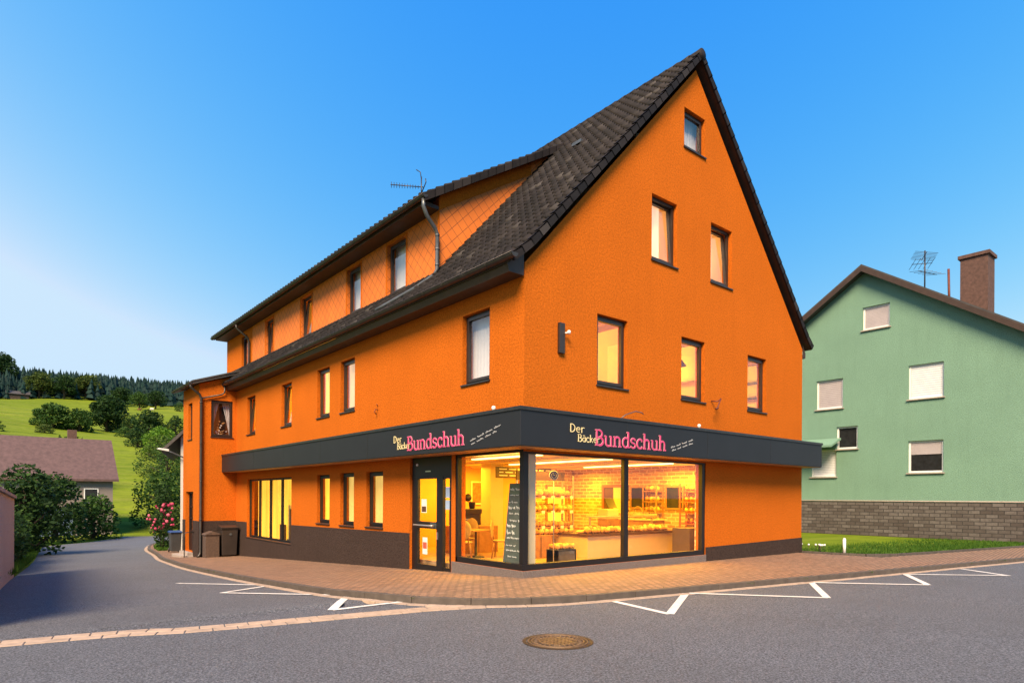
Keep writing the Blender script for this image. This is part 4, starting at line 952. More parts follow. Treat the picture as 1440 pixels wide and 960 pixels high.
# tall shelf rack on the left of the big pane
t = thing('bread_rack', 'tall open bread rack with three loaded shelves beside the corner column', 'shelf', (3.5, 3.2, .02))
m = MB()
for x in (2.72, 4.45):
    for y in (3.02, 3.46): m.box(x, x + .04, y, y + .04, .02, 2.25)
m.build('upright', 'steel', t)
for z in (.58, .80, 1.22, 1.62):
    m = MB(); m.box(2.7, 4.5, 3.0, 3.5, z, z + .035); m.build('shelf', 'wood_warm', t)
m = MB(); m.box(2.7, 4.5, 3.42, 3.48, 2.12, 2.36); m.build('header_board', 'wood_dark', t)
for z in (.80, 1.22, 1.62):
    for i in range(5): m = MB(); m.box(2.86 + i * .36, 2.98 + i * .36, 2.985, 2.995, z - .02, z + .06); m.build('price_card', 'paper', bpy.data.objects['bread_rack'])
BSK = 'baskets on the service counter'
for k in range(4):
    bx, by = 8.1, 3.15 + k * .52; t = thing('bread_basket', ['wicker basket nearest the brown cabinet on the service counter', 'second wicker basket along the service counter', 'third wicker basket along the service counter', 'wicker basket at the far end of the service counter'][k], 'basket', (bx, by, .97), BSK)
    m = MB(); m.lathe((bx, by, .97), [(.14, 0), (.20, .10), (.21, .16), (.19, .16), (.16, .05)], 16); m.build('body', 'seat_tan', t)
    m = MB(); m.tube([(bx, by + .2 * cos(a), 1.12 + .24 * sin(a)) for a in [pi * i / 10 for i in range(11)]], .012, 6); m.build('handle', 'seat_tan', t)
t = thing('hanging_menu', 'dark menu board hanging under the shop ceiling above the rack', 'menu board', (3.6, 4.2, 2.2)); m = MB(); m.box(2.6, 4.7, 4.2, 4.24, 2.18, 2.5); m.build('board', 'wood_dark', t)
for r in range(3):
    m = MB(); rr = random.Random(r); x = 2.7
    while x < 4.5: l = rr.uniform(.12, .3); m.box(x, x + l, 4.194, 4.199, 2.42 - r * .09, 2.45 - r * .09); x += l + .08
    m.build('menu_line', 'chalk', t)
t = thing('low_bread_bin', 'dark wooden cabinet under the bread rack in the shop', 'cabinet', (3.0, 2.9, .02))
m = MB(); m.box(2.55, 3.35, 2.72, 2.98, .02, .62); m.build('body', 'wood_warm', t); m = MB(); m.box(2.95, 2.96, 2.708, 2.718, .04, .60); m.build('door_gap', 'wood_dark', t)
t = thing('bread_crate', 'grey crate heaped with small rolls behind the shop pane', 'crate', (2.65, 1.65, .02))
m = MB(); m.ring(lambda u, z, n: (u, 1.45 - n, z), 2.35, 3.0, .02, .36, .04, -.4, .0); m.box(2.35, 3.0, 1.45, 1.85, .02, .34); m.build('body', 'zinc_grey', t)
# rear shelves by the brick wall
for k, (y0, y1) in enumerate(((3.5, 4.1), (1.9, 2.6))):
    t = thing('wall_shelf', ['bread shelf unit against the brick wall between the two inner windows', 'lower red-brown shelf unit at the right end of the brick wall'][k], 'shelf', (9.0, (y0 + y1) / 2, .02))
    m = MB(); m.box(8.85, 8.89, y0, y0 + .04, .02, 2.1); m.box(8.85, 8.89, y1 - .04, y1, .02, 2.1); m.box(9.2, 9.24, y0, y0 + .04, .02, 2.1); m.box(9.2, 9.24, y1 - .04, y1, .02, 2.1); m.build('upright', ['wood_warm', 'poster_red'][k], t)
    for z in (.8, 1.15, 1.5, 1.85): m = MB(); m.box(8.85, 9.25, y0 + .041, y1 - .041, z, z + .03); m.build('shelf', ['wood_warm', 'poster_red'][k], t)
t = thing('back_counter', 'long wooden service counter in front of the brick wall', 'counter', (8.2, 4, .02))
m = MB(); m.box(7.9, 8.5, 2.9, 5.0, .02, .92); m.build('body', 'wood_warm', t); m = MB(); m.box(7.85, 8.55, 2.85, 5.05, .92, .97); m.build('counter_top', 'counter_white', t)
t = thing('cash_register', 'pale cash register with raised screen on the service counter', 'register', (6.25, 3.3, .02))
m = MB(); m.box(6.0, 6.5, 3.1, 3.5, .02, 1.0); m.build('stand', 'wood_warm', t)
m = MB(); m.prism([(6.0, 3.1, 1.0), (6.5, 3.1, 1.0), (6.5, 3.5, 1.0), (6.0, 3.5, 1.0)], (0, 0, .30)); m.build('till', 'counter_white', t, bevel=.02)
m = MB(); m.prism([(6.05, 3.12, 1.33), (6.45, 3.12, 1.33), (6.45, 3.28, 1.62), (6.05, 3.28, 1.62)], (0, .03, .015)); m.build('screen', 'dark_machine', t)
# round sign on a thin stand
t = thing('round_sign_stand', 'round plum sign disc on a thin pole behind the shop pane', 'sign', (1.62, .82, .02))
m = MB(); m.tube([(1.62, .82, .04), (1.62, .82, 2.05)], .012, 6); m.build('pole', 'steel', t); m = MB(); m.lathe((1.62, .82, .02), [(.16, 0), (.16, .015), (.03, .03), (.015, .05)], 20); m.build('base', 'steel', t)
dv = Vector((.637, .771, 0)); dx = Vector((.771, -.637, 0)); c = Vector((1.62, .82, 2.15))
m = MB(); P = [c + dx * .105 * cos(2 * pi * k / 28) + Vector((0, 0, .105 * sin(2 * pi * k / 28))) for k in range(28)]; m.prism(P, dv * .02); m.build('disc', 'sign_plum', t)
m = MB(); m.tube([c - dv * .006 + dx * .10 * cos(2 * pi * k / 28) + Vector((0, 0, .10 * sin(2 * pi * k / 28))) for k in range(29)], .010, 6); m.tube([c - dv * .006 + dx * .06 * cos(2 * pi * k / 28) + Vector((0, 0, .06 * sin(2 * pi * k / 28))) for k in range(29)], .005, 5)
m.tube([c - dv * .01 + dx * a + Vector((0, 0, b)) for a, b in ((-.035, -.01), (-.02, .015), (-.005, -.01), (.01, .015), (.03, -.01))], .006, 5); m.build('rim', 'paper', t)
# chalkboard leaning in the corner
t = thing('chalkboard', 'tall grey-green chalkboard with white handwriting leaning in the corner window', 'chalkboard', (.36, .68, .02))
m = MB(); m.prism([(.26, .30, .24), (.26, .98, .24), (.36, .88, 1.94), (.36, .34, 1.94)], (.025, 0, 0)); m.build('board', 'chalkboard', t)
m = MB(); rnd = random.Random(11)
for r in range(12):
    z = 1.82 - r * .132 - rnd.uniform(0, .03); y = .90 - rnd.uniform(.0, .10); yend = y - rnd.uniform(.22, .46); big = rnd.choice([.7, 1, 1, 1.5]); q = rnd.uniform(0, 6)
    while y > max(yend, .38):
        wl = rnd.uniform(.05, .15); x = .26 + .10 * (z - .24) / 1.7 - .006; n = max(4, int(wl / .011))
        pts = [(x, y - wl * i / n, z + big * .022 * sin(q + i * 1.7) * rnd.uniform(.4, 1.2) + (big * .03 if i == 1 and rnd.random() < .5 else 0)) for i in range(n + 1)]; m.tube(pts, .0062 * big ** .5, 4); y -= wl + rnd.uniform(.02, .05)
m.build('chalk_writing', 'chalk', t)
# tables and chairs behind the left pane
def chair(loc, rz, label):
    t = thing('chair', label, 'chair', (0, 0, 0), 'café chairs')
    m = MB(); m.ball((0, 0, .46), (.23, .23, .035), 18, 6); m.build('seat', 'seat_tan', t)
    m = MB(); m.ball((0, .24, .78), (.20, .035, .25), 18, 10); m.build('backrest', 'seat_tan', t)
    for a, b in ((-.17, -.17), (.17, -.17), (-.17, .17), (.17, .17)):
        m = MB(); m.tube([(a * .85, b * .85, .45), (a * 1.15, b * 1.15, 0)], .016, 6); m.build('leg', 'wood_warm', t)
    m = MB(); m.tube([(-.12, .2, .46), (-.13, .24, .62)], .015, 6); m.tube([(.12, .2, .46), (.13, .24, .62)], .015, 6); m.build('back_support', 'wood_warm', t)
    t.location = loc; t.rotation_euler = (0, 0, rz); return t
c1 = chair((1.05, 3.55, .02), radians(140), 'round-backed tan chair nearest the left shop pane')
copy_tree(c1, (2.0, 4.7, .02), 'tan chair at the far side of the café table', radians(-60))
copy_tree(c1, (2.2, 3.5, .02), 'tan chair at the right of the café table', radians(40))
t = thing('cafe_table', 'small square wooden café table between the tan chairs', 'table', (1.75, 4.0, .02))
m = MB(); m.box(1.4, 2.1, 3.65, 4.35, .73, .765); m.build('tabletop', 'wood_warm', t, bevel=.01); m = MB(); m.lathe((1.75, 4.0, .02), [(.24, 0), (.24, .02), (.04, .05), (.03, .70), (.1, .71)], 16); m.build('pedestal', 'zinc_dark', t)
t = thing('coffee_machine', 'black coffee machine standing on a wooden cupboard', 'coffee machine', (2.3, 5.3, .02))
m = MB(); m.box(1.95, 2.75, 5.1, 5.6, .82, 1.30); m.box(1.95, 2.75, 5.05, 5.1, 1.15, 1.30); m.build('body', 'dark_machine', t, bevel=.02)
m = MB(); m.lathe((2.6, 5.35, 1.30), [(.08, 0), (.11, .18), (.11, .2)], 14); m.ball((2.45, 5.35, 1.62), (.12, .1, .12), 10, 7); m.build('bean_hopper', 'dark_machine', t)
m = MB(); m.box(2.1, 2.5, 5.09, 5.099, .98, 1.02); m.build('drip_tray', 'steel', t)
t = thing('machine_cupboard', 'wooden cupboard carrying the black coffee machine', 'cupboard', (2.4, 5.4, .02)); m = MB(); m.box(1.9, 3.3, 5.0, 5.7, .02, .80); m.build('body', 'wood_warm', t, bevel=.01); m = MB(); m.box(2.59, 2.60, 4.99, 4.999, .05, .78); m.build('door_gap', 'wood_dark', t)
t = thing('picture', 'framed reddish picture on the orange back wall', 'picture', (4.7, 7.95, 1.45))
m = MB(); m.ring(map_x, 4.45, 5.35, 1.38, 2.18, .05, -7.99, -7.95); m.build('frame', 'paper', t); m = MB(); m.box(4.5, 5.3, 7.97, 7.985, 1.43, 2.13); m.build('print', 'picture_warm', t)

# bread
def loaf_mesh(kind, r):
    rnd = random.Random(r); m = MB()
    if kind == 'loaf': m.ball((0, 0, .055), (.13, .085, .06), 12, 8, 0, .05)
    elif kind == 'roll': m.ball((0, 0, .04), (.055, .05, .042), 10, 7, 0, .05)
    else: m.tube([(-.30 + .06 * i, .006 * sin(i), .04) for i in range(11)], .04, 8, radii=[.015, .035, .042, .045, .047, .048, .047, .045, .042, .034, .014])
    o = m.build('bread_' + kind if kind != 'baguette' else 'baguette', ['bread', 'bread_dark'][r % 2]); return o
rnd = random.Random(5)
protos = {k: [loaf_mesh(k, r) for r in range(2)] for k in ('loaf', 'roll', 'baguette')}
used = set()
BLAB = {('loaf', 'rack'): ('round-ended bread loaf on a shelf of the tall rack', 'loaves on the bread rack'), ('roll', 'counter'): ('small roll in the row along the dark counter top', 'rolls on the display counter'),
        ('loaf', 'wall'): ('bread loaf on a shelf by the brick wall', 'loaves on the wall shelves'), ('roll', 'crate'): ('small roll heaped in the grey crate', 'rolls in the grey crate'), ('baguette', 'counter'): ('long baguette lying on the low white counter', 'baguettes on the counter'), ('roll', 'rack'): ('small roll piled on the lowest rack shelf', 'rolls on the bread rack')}
def bread(kind, where, loc, rz, sc=1):
    p = protos[kind][rnd.randrange(2)]
    if p.name in used: o = p.copy(); COL.objects.link(o)
    else: o = p; used.add(p.name)
    o.location = loc; o.rotation_euler = (0, 0, rz); o.scale = (sc * 1.15, sc * 1.15, sc * (1.7 if kind != 'baguette' else 1.2)); tag(o, BLAB[(kind, where)][0], 'bread', BLAB[(kind, where)][1])
for z in (1.255, 1.655):
    for i in range(9): bread('loaf', 'rack', (2.88 + i * .185, 3.16 + rnd.uniform(-.03, .03), z), pi / 2 + rnd.uniform(-.3, .3), rnd.uniform(.85, 1.1))
    for i in range(8): bread('loaf', 'rack', (2.95 + i * .19, 3.35, z + .02), pi / 2 + rnd.uniform(-.3, .3), rnd.uniform(.9, 1.1))
for i in range(15):
    for j in range(2): bread('roll', 'rack', (2.82 + i * .115, 3.10 + .16 * j + rnd.uniform(-.02, .02), .835), rnd.uniform(0, 3), rnd.uniform(.9, 1.15))
for i in range(27): bread('roll', 'counter', (4.05 + i * .128, 2.00 + rnd.uniform(-.02, .03), .665), rnd.uniform(0, 3), rnd.uniform(.9, 1.2))
for i in range(9): bread('baguette', 'counter', (4.2 + .36 * i, 2.30 + rnd.uniform(-.05, .05), .665), rnd.uniform(-.3, .3))
for k, (y0, y1) in enumerate(((3.5, 4.1), (1.9, 2.6))):
    for z in (.83, 1.18, 1.53, 1.88):
        for i in range(3): bread('loaf', 'wall', (9.02, y0 + .12 + i * .18, z), rnd.uniform(-.2, .2), .9)
for i in range(18): bread('roll', 'crate', (2.42 + (i % 6) * .105, 1.52 + (i // 6) * .12, .355 + .01 * (i % 2)), rnd.uniform(0, 3))
for i in range(24): bread('roll', 'counter', (4.1 + i * .142, 2.13 + rnd.uniform(-.02, .03), .70), rnd.uniform(0, 3), rnd.uniform(1.0, 1.3))
for i in range(9): bread('loaf', 'rack', (2.85 + i * .19, 3.10, .62 + .0 * i), pi / 2 + rnd.uniform(-.3, .3), 1.0)
for k in protos:
    for p in protos[k]:
        if p.name not in used: bpy.data.objects.remove(p)

# ------------------------------------------------------------------ street things
t = thing('manhole_cover', 'round rusty iron manhole cover in the asphalt foreground', 'manhole cover', (-3.10, -4.27, -.1))
m = MB(); m.lathe((-3.10, -4.27, -.1), [(.43, -.05), (.43, .006), (.40, .010), (.385, .010), (.385, -.05)], 56, smooth=False); m.build('frame_ring', 'cast_iron', t)
m = MB(); m.lathe((-3.10, -4.27, -.1), [(.372, -.05), (.372, .005)], 56, smooth=False); m.build('lid', 'cast_iron', t)
m = MB()
for r in (.36, .315, .225): m.tube([(-3.10 + r * cos(2 * pi * k / 56), -4.27 + r * sin(2 * pi * k / 56), -.094) for k in range(57)], .010, 5)
for i in range(-3, 4):
    for j in range(-3, 4):
        if math.hypot(i, j) < 3.2 and (i + j) % 2 == 0: x, y = -3.10 + i * .062, -4.27 + j * .062; m.box(x - .045, x + .045, y - .012, y + .012, -.096, -.088)
        elif math.hypot(i, j) < 3.2: x, y = -3.10 + i * .062, -4.27 + j * .062; m.box(x - .012, x + .012, y - .045, y + .045, -.096, -.088)
for k in range(28):
    a = 2 * pi * k / 28; m.tube([(-3.10 + .24 * cos(a), -4.27 + .24 * sin(a), -.094), (-3.10 + .30 * cos(a), -4.27 + .30 * sin(a), -.094)], .009, 4)
m.build('raised_pattern', 'iron_wear', t)

def bin_wheelie(loc, w, d, h, mat, lid, label, name='wheelie_bin', rz=0):
    t = thing(name, label, 'bin', (0, 0, 0)); k = .86
    m = MB(); b, tt = [(-w / 2 * k, -d / 2 * k), (w / 2 * k, -d / 2 * k), (w / 2 * k, d / 2 * k), (-w / 2 * k, d / 2 * k)], [(-w / 2, -d / 2), (w / 2, -d / 2), (w / 2, d / 2), (-w / 2, d / 2)]
    m.add([(*p, .06) for p in b] + [(*p, h * .88) for p in tt], [(3, 2, 1, 0), (4, 5, 6, 7), (0, 1, 5, 4), (1, 2, 6, 5), (2, 3, 7, 6), (3, 0, 4, 7)])
    m.box(-w / 2 - .02, w / 2 + .02, -d / 2 - .02, d / 2 + .02, h * .86, h * .90); m.build('body', mat, t, bevel=.02)
    m = MB(); m.prism([(-w / 2 - .03, -d / 2 - .05, h * .905), (-w / 2 - .03, d / 2 + .06, h * .905), (-w / 2 - .03, d / 2 + .06, h * .96), (-w / 2 - .03, d * .25, h), (-w / 2 - .03, -d / 2 - .05, h * .945)], (w + .06, 0, 0)); m.build('lid', lid, t, bevel=.015)
    m = MB(); m.tube([(-w / 2 + .05, d / 2 + .12, h * .9), (w / 2 - .05, d / 2 + .12, h * .9)], .016, 6); m.build('handle', lid, t)
    for s in (-1, 1): m = MB(); m.tube([(s * w * .42, d / 2 * .9, .1), (s * w * .52, d / 2 * .9, .1)], .1, 16); m.build('wheel', 'dark_machine', t)
    t.location = loc; t.rotation_euler = (0, 0, rz); return t
wb = bin_wheelie((-.46, 18.74, gz(0, 18.74)), .66, .62, 1.32, 'bin_plastic', 'bin_plastic', 'large dark brown wheelie bin in the inner corner of the annex')
m = MB(); P = [(.02 + .05 * cos(2 * pi * k / 20), -.335, .95 + .05 * sin(2 * pi * k / 20)) for k in range(20)]; m.prism(P, (0, .02, 0)); o = m.build('badge', 'zinc_grey', None); o.parent = wb
bin_wheelie((-1.05, 25.6, gz(-1, 25.6)), .50, .52, 1.08, 'bin_grey', 'lid_blue', 'grey bin with blue lid beside the annex door', rz=0)
t = thing('bin_box', 'squat brown box bin with a peaked lid beside the wheelie bin', 'bin', (-1.14, 18.7, gz(0, 18.7)))
z0 = gz(0, 18.7)
m = MB(); m.box(-1.40, -.86, 18.48, 18.98, z0, z0 + .93); m.build('body', 'bin_stone', t, bevel=.015)
m = MB(); m.prism([(-1.44, 18.44, z0 + .93), (-.82, 18.44, z0 + .93), (-.86, 18.44, z0 + .99), (-1.13, 18.44, z0 + 1.09), (-1.40, 18.44, z0 + .99)], (0, .58, 0)); m.build('lid', 'bin_stone', t, bevel=.01)

# ------------------------------------------------------------------ plants
def leafcloud(m, c, r, n, size, rnd, mi=0, shell=.55, flat=0):
    for _ in range(n):
        while True:
            v = Vector((rnd.uniform(-1, 1), rnd.uniform(-1, 1), rnd.uniform(-1, 1)))
            if shell < v.length <= 1 or (v.length <= 1 and rnd.random() < .12): break
        p = Vector((c[0] + v.x * r[0], c[1] + v.y * r[1], c[2] + v.z * r[2])); s = size * rnd.uniform(.6, 1.35)
        a = Vector((rnd.gauss(0, 1), rnd.gauss(0, 1), rnd.gauss(0, .6))).normalized(); b = a.cross(Vector((rnd.gauss(0, 1), rnd.gauss(0, 1), rnd.gauss(0, 1)))).normalized()
        m.add([p - a * s, p - b * s * .55, p + a * s, p + b * s * .55], [(0, 1, 2, 3)], mi)
def tree(name, label, cat, x, y, h, w, leaf, seed, trunk=.22, n=2600, group=None, lobes=11, low=.18, size=None, z=None):
    rnd = random.Random(seed); z = hillz(x, y) - .1 if z is None else z
    t = thing(name, label, cat, (x, y, z), group)
    m = MB(); tr = h * .030 + .05; top = h * .72
    m.tube([(x, y, z), (x + rnd.uniform(-.02, .02) * h, y, z + top * .5), (x + rnd.uniform(-.04, .04) * h, y, z + top)], tr, 7, radii=[tr * 1.25, tr * .8, tr * .25])
    L = []
    for k in range(lobes):
        a = 2 * pi * k / lobes * 2.4 + rnd.uniform(-.4, .4); f = (k + .5) / lobes; zz = z + h * (low + .12 + (.70 - low) * f); rad = w * .5 * (.62 * math.sqrt(max(.05, 1 - (2 * f - .75) ** 2 * .75)))
        c = (x + rad * cos(a), y + rad * sin(a), zz); rr = w * rnd.uniform(.17, .27); L.append((c, (rr, rr, rr * rnd.uniform(.7, 1.0) * min(1.3, h / w))))
        m.tube([(x, y, z + h * (.15 + .4 * f)), ((x + c[0]) / 2, (y + c[1]) / 2, zz - .08 * h), c], tr * .35, 5, radii=[tr * .5, tr * .3, tr * .1])
    L.append(((x, y, z + h * .80), (w * .24, w * .24, h * .19))); L.append(((x, y, z + h * .55), (w * .34, w * .34, h * .25)))
    m.build('trunk', 'bark', t)
    m = MB(); sz = size or max(.10, w * .035)
    for c, r in L: leafcloud(m, c, r, n // len(L), sz, rnd)
    m.build('crown', leaf, t); return t
TG = 'trees on the hillside'
tree('tree', 'tall dark tree at the edge of the forest on the far left', 'tree', 0, 500, 24, 20, 'leaf_dark', 1, n=3600, size=.7)
tree('tree', 'dark tree on the slope at the far left edge of the photo', 'tree', -9, 256, 10, 9, 'leaf_dark', 2, n=2400)
tree('tree', 'round olive tree beside the barn at the top of the meadow', 'tree', 15, 425, 15, 16, 'leaf_olive', 3, n=3000)
tree('tree', 'dark tree right of the olive tree at the forest edge', 'tree', 26, 422, 13.8, 14, 'leaf_dark', 4, n=2800)
tree('tree', 'olive green tree between two dark trees at the forest edge', 'tree', 37, 432, 14, 17, 'leaf_olive', 5, n=3000)
tree('tree', 'wide green tree low on the meadow with crown to the ground', 'tree', 6, 204, 7.0, 10.5, 'leaf_mid', 6, n=3600, low=-.05)
tree('tree', 'bushy green tree touching the wide tree on its right', 'tree', 12, 203, 6.6, 8.5, 'leaf_mid', 7, n=3000, low=-.05)
tree('tree', 'large dense dark green tree standing in the middle of the meadow', 'tree', 20, 215, 11.4, 11.8, 'leaf_dark', 8, n=5200, low=.05)
tree('tree', 'small dark tree with a visible trunk on the meadow', 'tree', 25, 208, 6.3, 4.9, 'leaf_dark', 9, n=2000, low=.2)
tree('tree', 'dark green tree group lower on the slope near the annex', 'tree', 23, 169, 7.8, 8.2, 'leaf_dark', 10, n=3600, low=0)
tree('tree', 'dark tree partly hidden by the annex wall', 'tree', 28.5, 167, 7.0, 5.6, 'leaf_dark', 11, n=2400, low=0)
tree('bush', 'dark low bush left of the bright yellow-green tree', 'bush', 16.5, 144, 4.2, 5, 'leaf_dark', 12, n=2400, low=-.1)
tree('tree', 'bright yellow-green tree just left of the annex', 'tree', 17, 124, 6.2, 6.6, 'leaf_bright', 13, n=3600, low=-.05)
tree('tree', 'bluish dark tree at the meadow top left of the pale pair', 'tree', 50, 400, 11, 13, 'leaf_dark', 14, n=2600)
tree('tree', 'mid green tree where the meadow meets the dark forest', 'tree', 53, 365, 9.6, 10, 'leaf_mid', 15, n=2400)
tree('tree', 'rightmost broad tree of the meadow edge before the conifers', 'tree', 62, 373, 10.2, 11.5, 'leaf_dark', 16, n=2600)
tree('bush', 'small pale green bush at the meadow top beside the annex roof', 'bush', 68, 348, 5, 5.5, 'leaf_mid', 17, n=1400, low=-.1)

for i, (x, y, h, w_, lf, lab) in enumerate(((-7, 176, 3.2, 5, 'leaf_mid', 'low hedgerow shrub at the left foot of the wide green tree'), (33, 212, 2.6, 5.5, 'leaf_olive', 'flat olive shrub right of the small dark tree'), (40, 330, 5.5, 7, 'leaf_dark', 'small dark tree by itself high on the meadow right of centre'), (3, 182, 2.4, 4.5, 'leaf_olive', 'low olive shrub under the wide green tree'), (21, 190, 3.0, 5.0, 'leaf_mid', 'mid green shrub at the foot of the large dense tree'))):
    tree('shrub' if h < 4 else 'tree', lab, 'shrub' if h < 4 else 'tree', x, y, h, w_, lf, 80 + i, n=1500, low=-.15)
# far wood: one mass of conifers
m = MB(); rnd = random.Random(3)
def conifer(x, y, z, h, w):
    lay = 4; sg = 7
    for k in range(lay):
        b = z + h * (.10 + .22 * k); tz = z + h * min(1, .10 + .22 * k + .36); rr = w * (1 - k / (lay + .3)); ph = rnd.uniform(0, 1)
        vs = [(x + rr * rnd.uniform(.55, 1.15) * cos(2 * pi * (q + ph) / sg), y + rr * rnd.uniform(.55, 1.15) * sin(2 * pi * (q + ph) / sg), b + rnd.uniform(-.05, .05) * h) for q in range(sg)] + [(x, y, tz)]
        m.add(vs, [(q, (q + 1) % sg, sg) for q in range(sg)])
y = 404
while y < 640:
    x = -70
    while x < 230:
        px, py = x + rnd.uniform(-2.6, 2.6), y + rnd.uniform(-2.6, 2.6)
        edge = 404 + 10 * sin(px * .05) + (8 if px < 40 else 0)
        if py > edge:
            h = rnd.uniform(8.5, 15); conifer(px, py, hillz(px, py) - .5, h, h * rnd.uniform(.19, .27))
        x += 5.6
    y += 6.2
o = m.build('forest', 'conifer'); o['kind'] = 'stuff'

# barn at the top of the meadow, two grazing cows
bx, by = 5.5, 418; bz = hillz(bx, by)
t = thing('barn', 'small dark wooden barn at the forest edge above the meadow', 'barn', (bx, by, bz))
m = MB(); m.box(bx - 4.5, bx + 4.5, by - 2.5, by + 2.5, bz - 1.5, bz + 2.6); m.build('wall', 'barn_wood', t)
m = MB(); m.prism([(bx - 5.2, by - 3.3, bz + 2.3), (bx - 5.2, by + 3.3, bz + 2.3), (bx - 5.2, by, bz + 4.3)], (10.4, 0, 0)); m.build('roof', 'roof_grey', t)
for (cx, cy, mat, lab, rz) in ((51, 352, 'cow_brown', 'brown cow grazing on the upper meadow', .4), (57, 354, 'cow_white', 'white cow grazing on the upper meadow', 2.2)):
    m = MB(); me = bpy.data.meshes.new('cow')
    V = [((0, 0, 1.0), .36), ((.7, 0, 1.0), .36), ((1.0, 0, 1.15), .22), ((1.35, 0, .7), .15), ((1.5, 0, .4), .13), ((-.6, 0, 1.0), .34), ((.6, .22, .55), .12), ((.6, .22, 0), .07), ((.6, -.22, .55), .12), ((.6, -.22, 0), .07), ((-.6, .22, .55), .14), ((-.65, .22, 0), .07), ((-.6, -.22, .55), .14), ((-.65, -.22, 0), .07), ((-.95, 0, 1.1), .06), ((-1.0, 0, .5), .04)]
    me.from_pydata([v for v, _ in V], [(0, 1), (1, 2), (2, 3), (3, 4), (0, 5), (1, 6), (6, 7), (1, 8), (8, 9), (5, 10), (10, 11), (5, 12), (12, 13), (5, 14), (14, 15)], [])
    ob = bpy.data.objects.new('cow', me); COL.objects.link(ob); sk = ob.modifiers.new('skin', 'SKIN'); ob.modifiers.new('sub', 'SUBSURF').levels = 1
    for i, (_, r) in enumerate(V): me.skin_vertices[0].data[i].radius = (r, r)
    me.skin_vertices[0].data[0].use_root = True; me.materials.append(M[mat]); ob.location = (cx, cy, hillz(cx, cy)); ob.rotation_euler = (0, 0, rz); tag(ob, lab, 'cow')

# ------------------------------------------------------------------ white house behind the annex, rose bush, street lamp
t = thing('white_house', 'pale house with dark overhanging roof just behind the annex', 'house', (-.45, 27.3, -1.4))
HX0, HX1, HY0, HY1 = -.45, 7.5, 27.3, 36
m = MB(); xm = (HX0 + HX1) / 2; m.add([(HX0, HY0, -2.2), (HX1, HY0, -2.2), (HX1, HY0, 4.7), (xm, HY0, 8.9), (HX0, HY0, 4.7), (HX0, HY1, -2.2), (HX1, HY1, -2.2), (HX1, HY1, 4.7), (xm, HY1, 8.9), (HX0, HY1, 4.7)], [(0, 1, 2, 3, 4), (5, 9, 8, 7, 6), (0, 4, 9, 5), (1, 6, 7, 2)]); m.build('wall', 'white_stucco', t)
m = MB()
for s in (-1, 1):
    xe = xm + s * (xm - HX0 + .85); ze = 8.95 - (xm - HX0 + .85) * 1.06
    m.prism([(xe, HY0 - .4, ze), (xm, HY0 - .4, 8.95), (xm, HY0 - .4, 9.15), (xe, HY0 - .4, ze + .2)], (0, HY1 - HY0 + .6, 0))
m.build('roof', 'roof_grey', t)
t.rotation_euler = (0, 0, radians(-15))
t = thing('rose_bush', 'rose bush with pink blossoms growing against the pale house wall', 'bush', (-.95, 28.9, gz(-1, 28.9)))
z0 = gz(-1, 28.9); rnd = random.Random(8)
m = MB()
for k in range(5): m.tube([(-.95 + rnd.uniform(-.1, .1), 28.9 + rnd.uniform(-.3, .3), z0), (-.95 + rnd.uniform(-.25, .25), 28.9 + rnd.uniform(-.5, .5), z0 + 2.0)], .02, 5)
m.build('stem', 'bark', t)
m = MB(); leafcloud(m, (-.95, 28.9, z0 + 1.3), (.5, .9, 1.3), 900, .09, rnd, 0, .2); leafcloud(m, (-.9, 29.2, z0 + 2.9), (.4, .7, .8), 400, .09, rnd, 0, .2); m.build('foliage', 'leaf_dark', t)
m = MB()
for k in range(46): m.ball((-.95 + rnd.gauss(0, .30) - .15, 28.5 + rnd.gauss(0, .42), z0 + rnd.uniform(.9, 2.5)), rnd.uniform(.05, .095), 6, 5, 0, .25)
m.build('blossom', 'petal', t)
t = thing('street_lamp', 'grey street lamp on an arm reaching over the side street', 'street lamp', (-.6, 29.5, gz(0, 29)))
m = MB(); m.tube([(-.1, 27.1, gz(0, 27)), (-.1, 27.1, 3.2), (-.35, 27.1, 3.62), (-.9, 27.1, 3.86), (-1.1, 27.1, 3.93)], .045, 8); m.build('pole', 'zinc_grey', t)
m = MB(); m.prism([(-1.05, 27.02, 3.90), (-1.55, 27.02, 3.98), (-1.62, 27.02, 4.02), (-1.5, 27.02, 4.07), (-1.05, 27.02, 4.02)], (0, .16, 0)); m.build('lamp_head', 'white_paint', t, bevel=.02)
t.location = (-.1, 27.1, gz(0, 27))
for ch in t.children: ch.location = Vector(ch.location) - (Vector((-.1, 27.1, gz(0, 27))) - Vector((-.6, 29.5, gz(0, 29))))

# grass verges: stuff
def grass(name, pts, n, hgt, seed, label=None):
    rnd = random.Random(seed); m = MB(); 
    for _ in range(n):
        x, y = pts(rnd); z = gz(x, y); a = rnd.uniform(0, 2 * pi); h = hgt * rnd.uniform(.5, 1.4); lw = .012 + .05 * hgt; dx, dy = cos(a) * lw, sin(a) * lw; lx, ly = rnd.gauss(0, .35) * h, rnd.gauss(0, .35) * h
        m.add([(x - dx, y - dy, z), (x + dx, y + dy, z), (x + lx, y + ly, z + h)], [(0, 1, 2)])
    o = m.build(name, 'grass_blade'); o['kind'] = 'stuff'; return o
def vergeL(r):
    y = r.uniform(27.5, 45); k = interp([(27, -1.75), (30, -1.4), (33, -.9), (38.6, .45), (43, 2.9), (46, 6)], y); return k + .25 + r.random() * 1.6 * (1 if y > 30 else .6), y
grass('grass_verge', vergeL, 6000, .16, 1)
def roadside(r):
    y = r.uniform(6, 45); return interp(LEDGE, y) - abs(r.gauss(0, .35)), y
grass('roadside_grass', roadside, 6000, .18, 2)

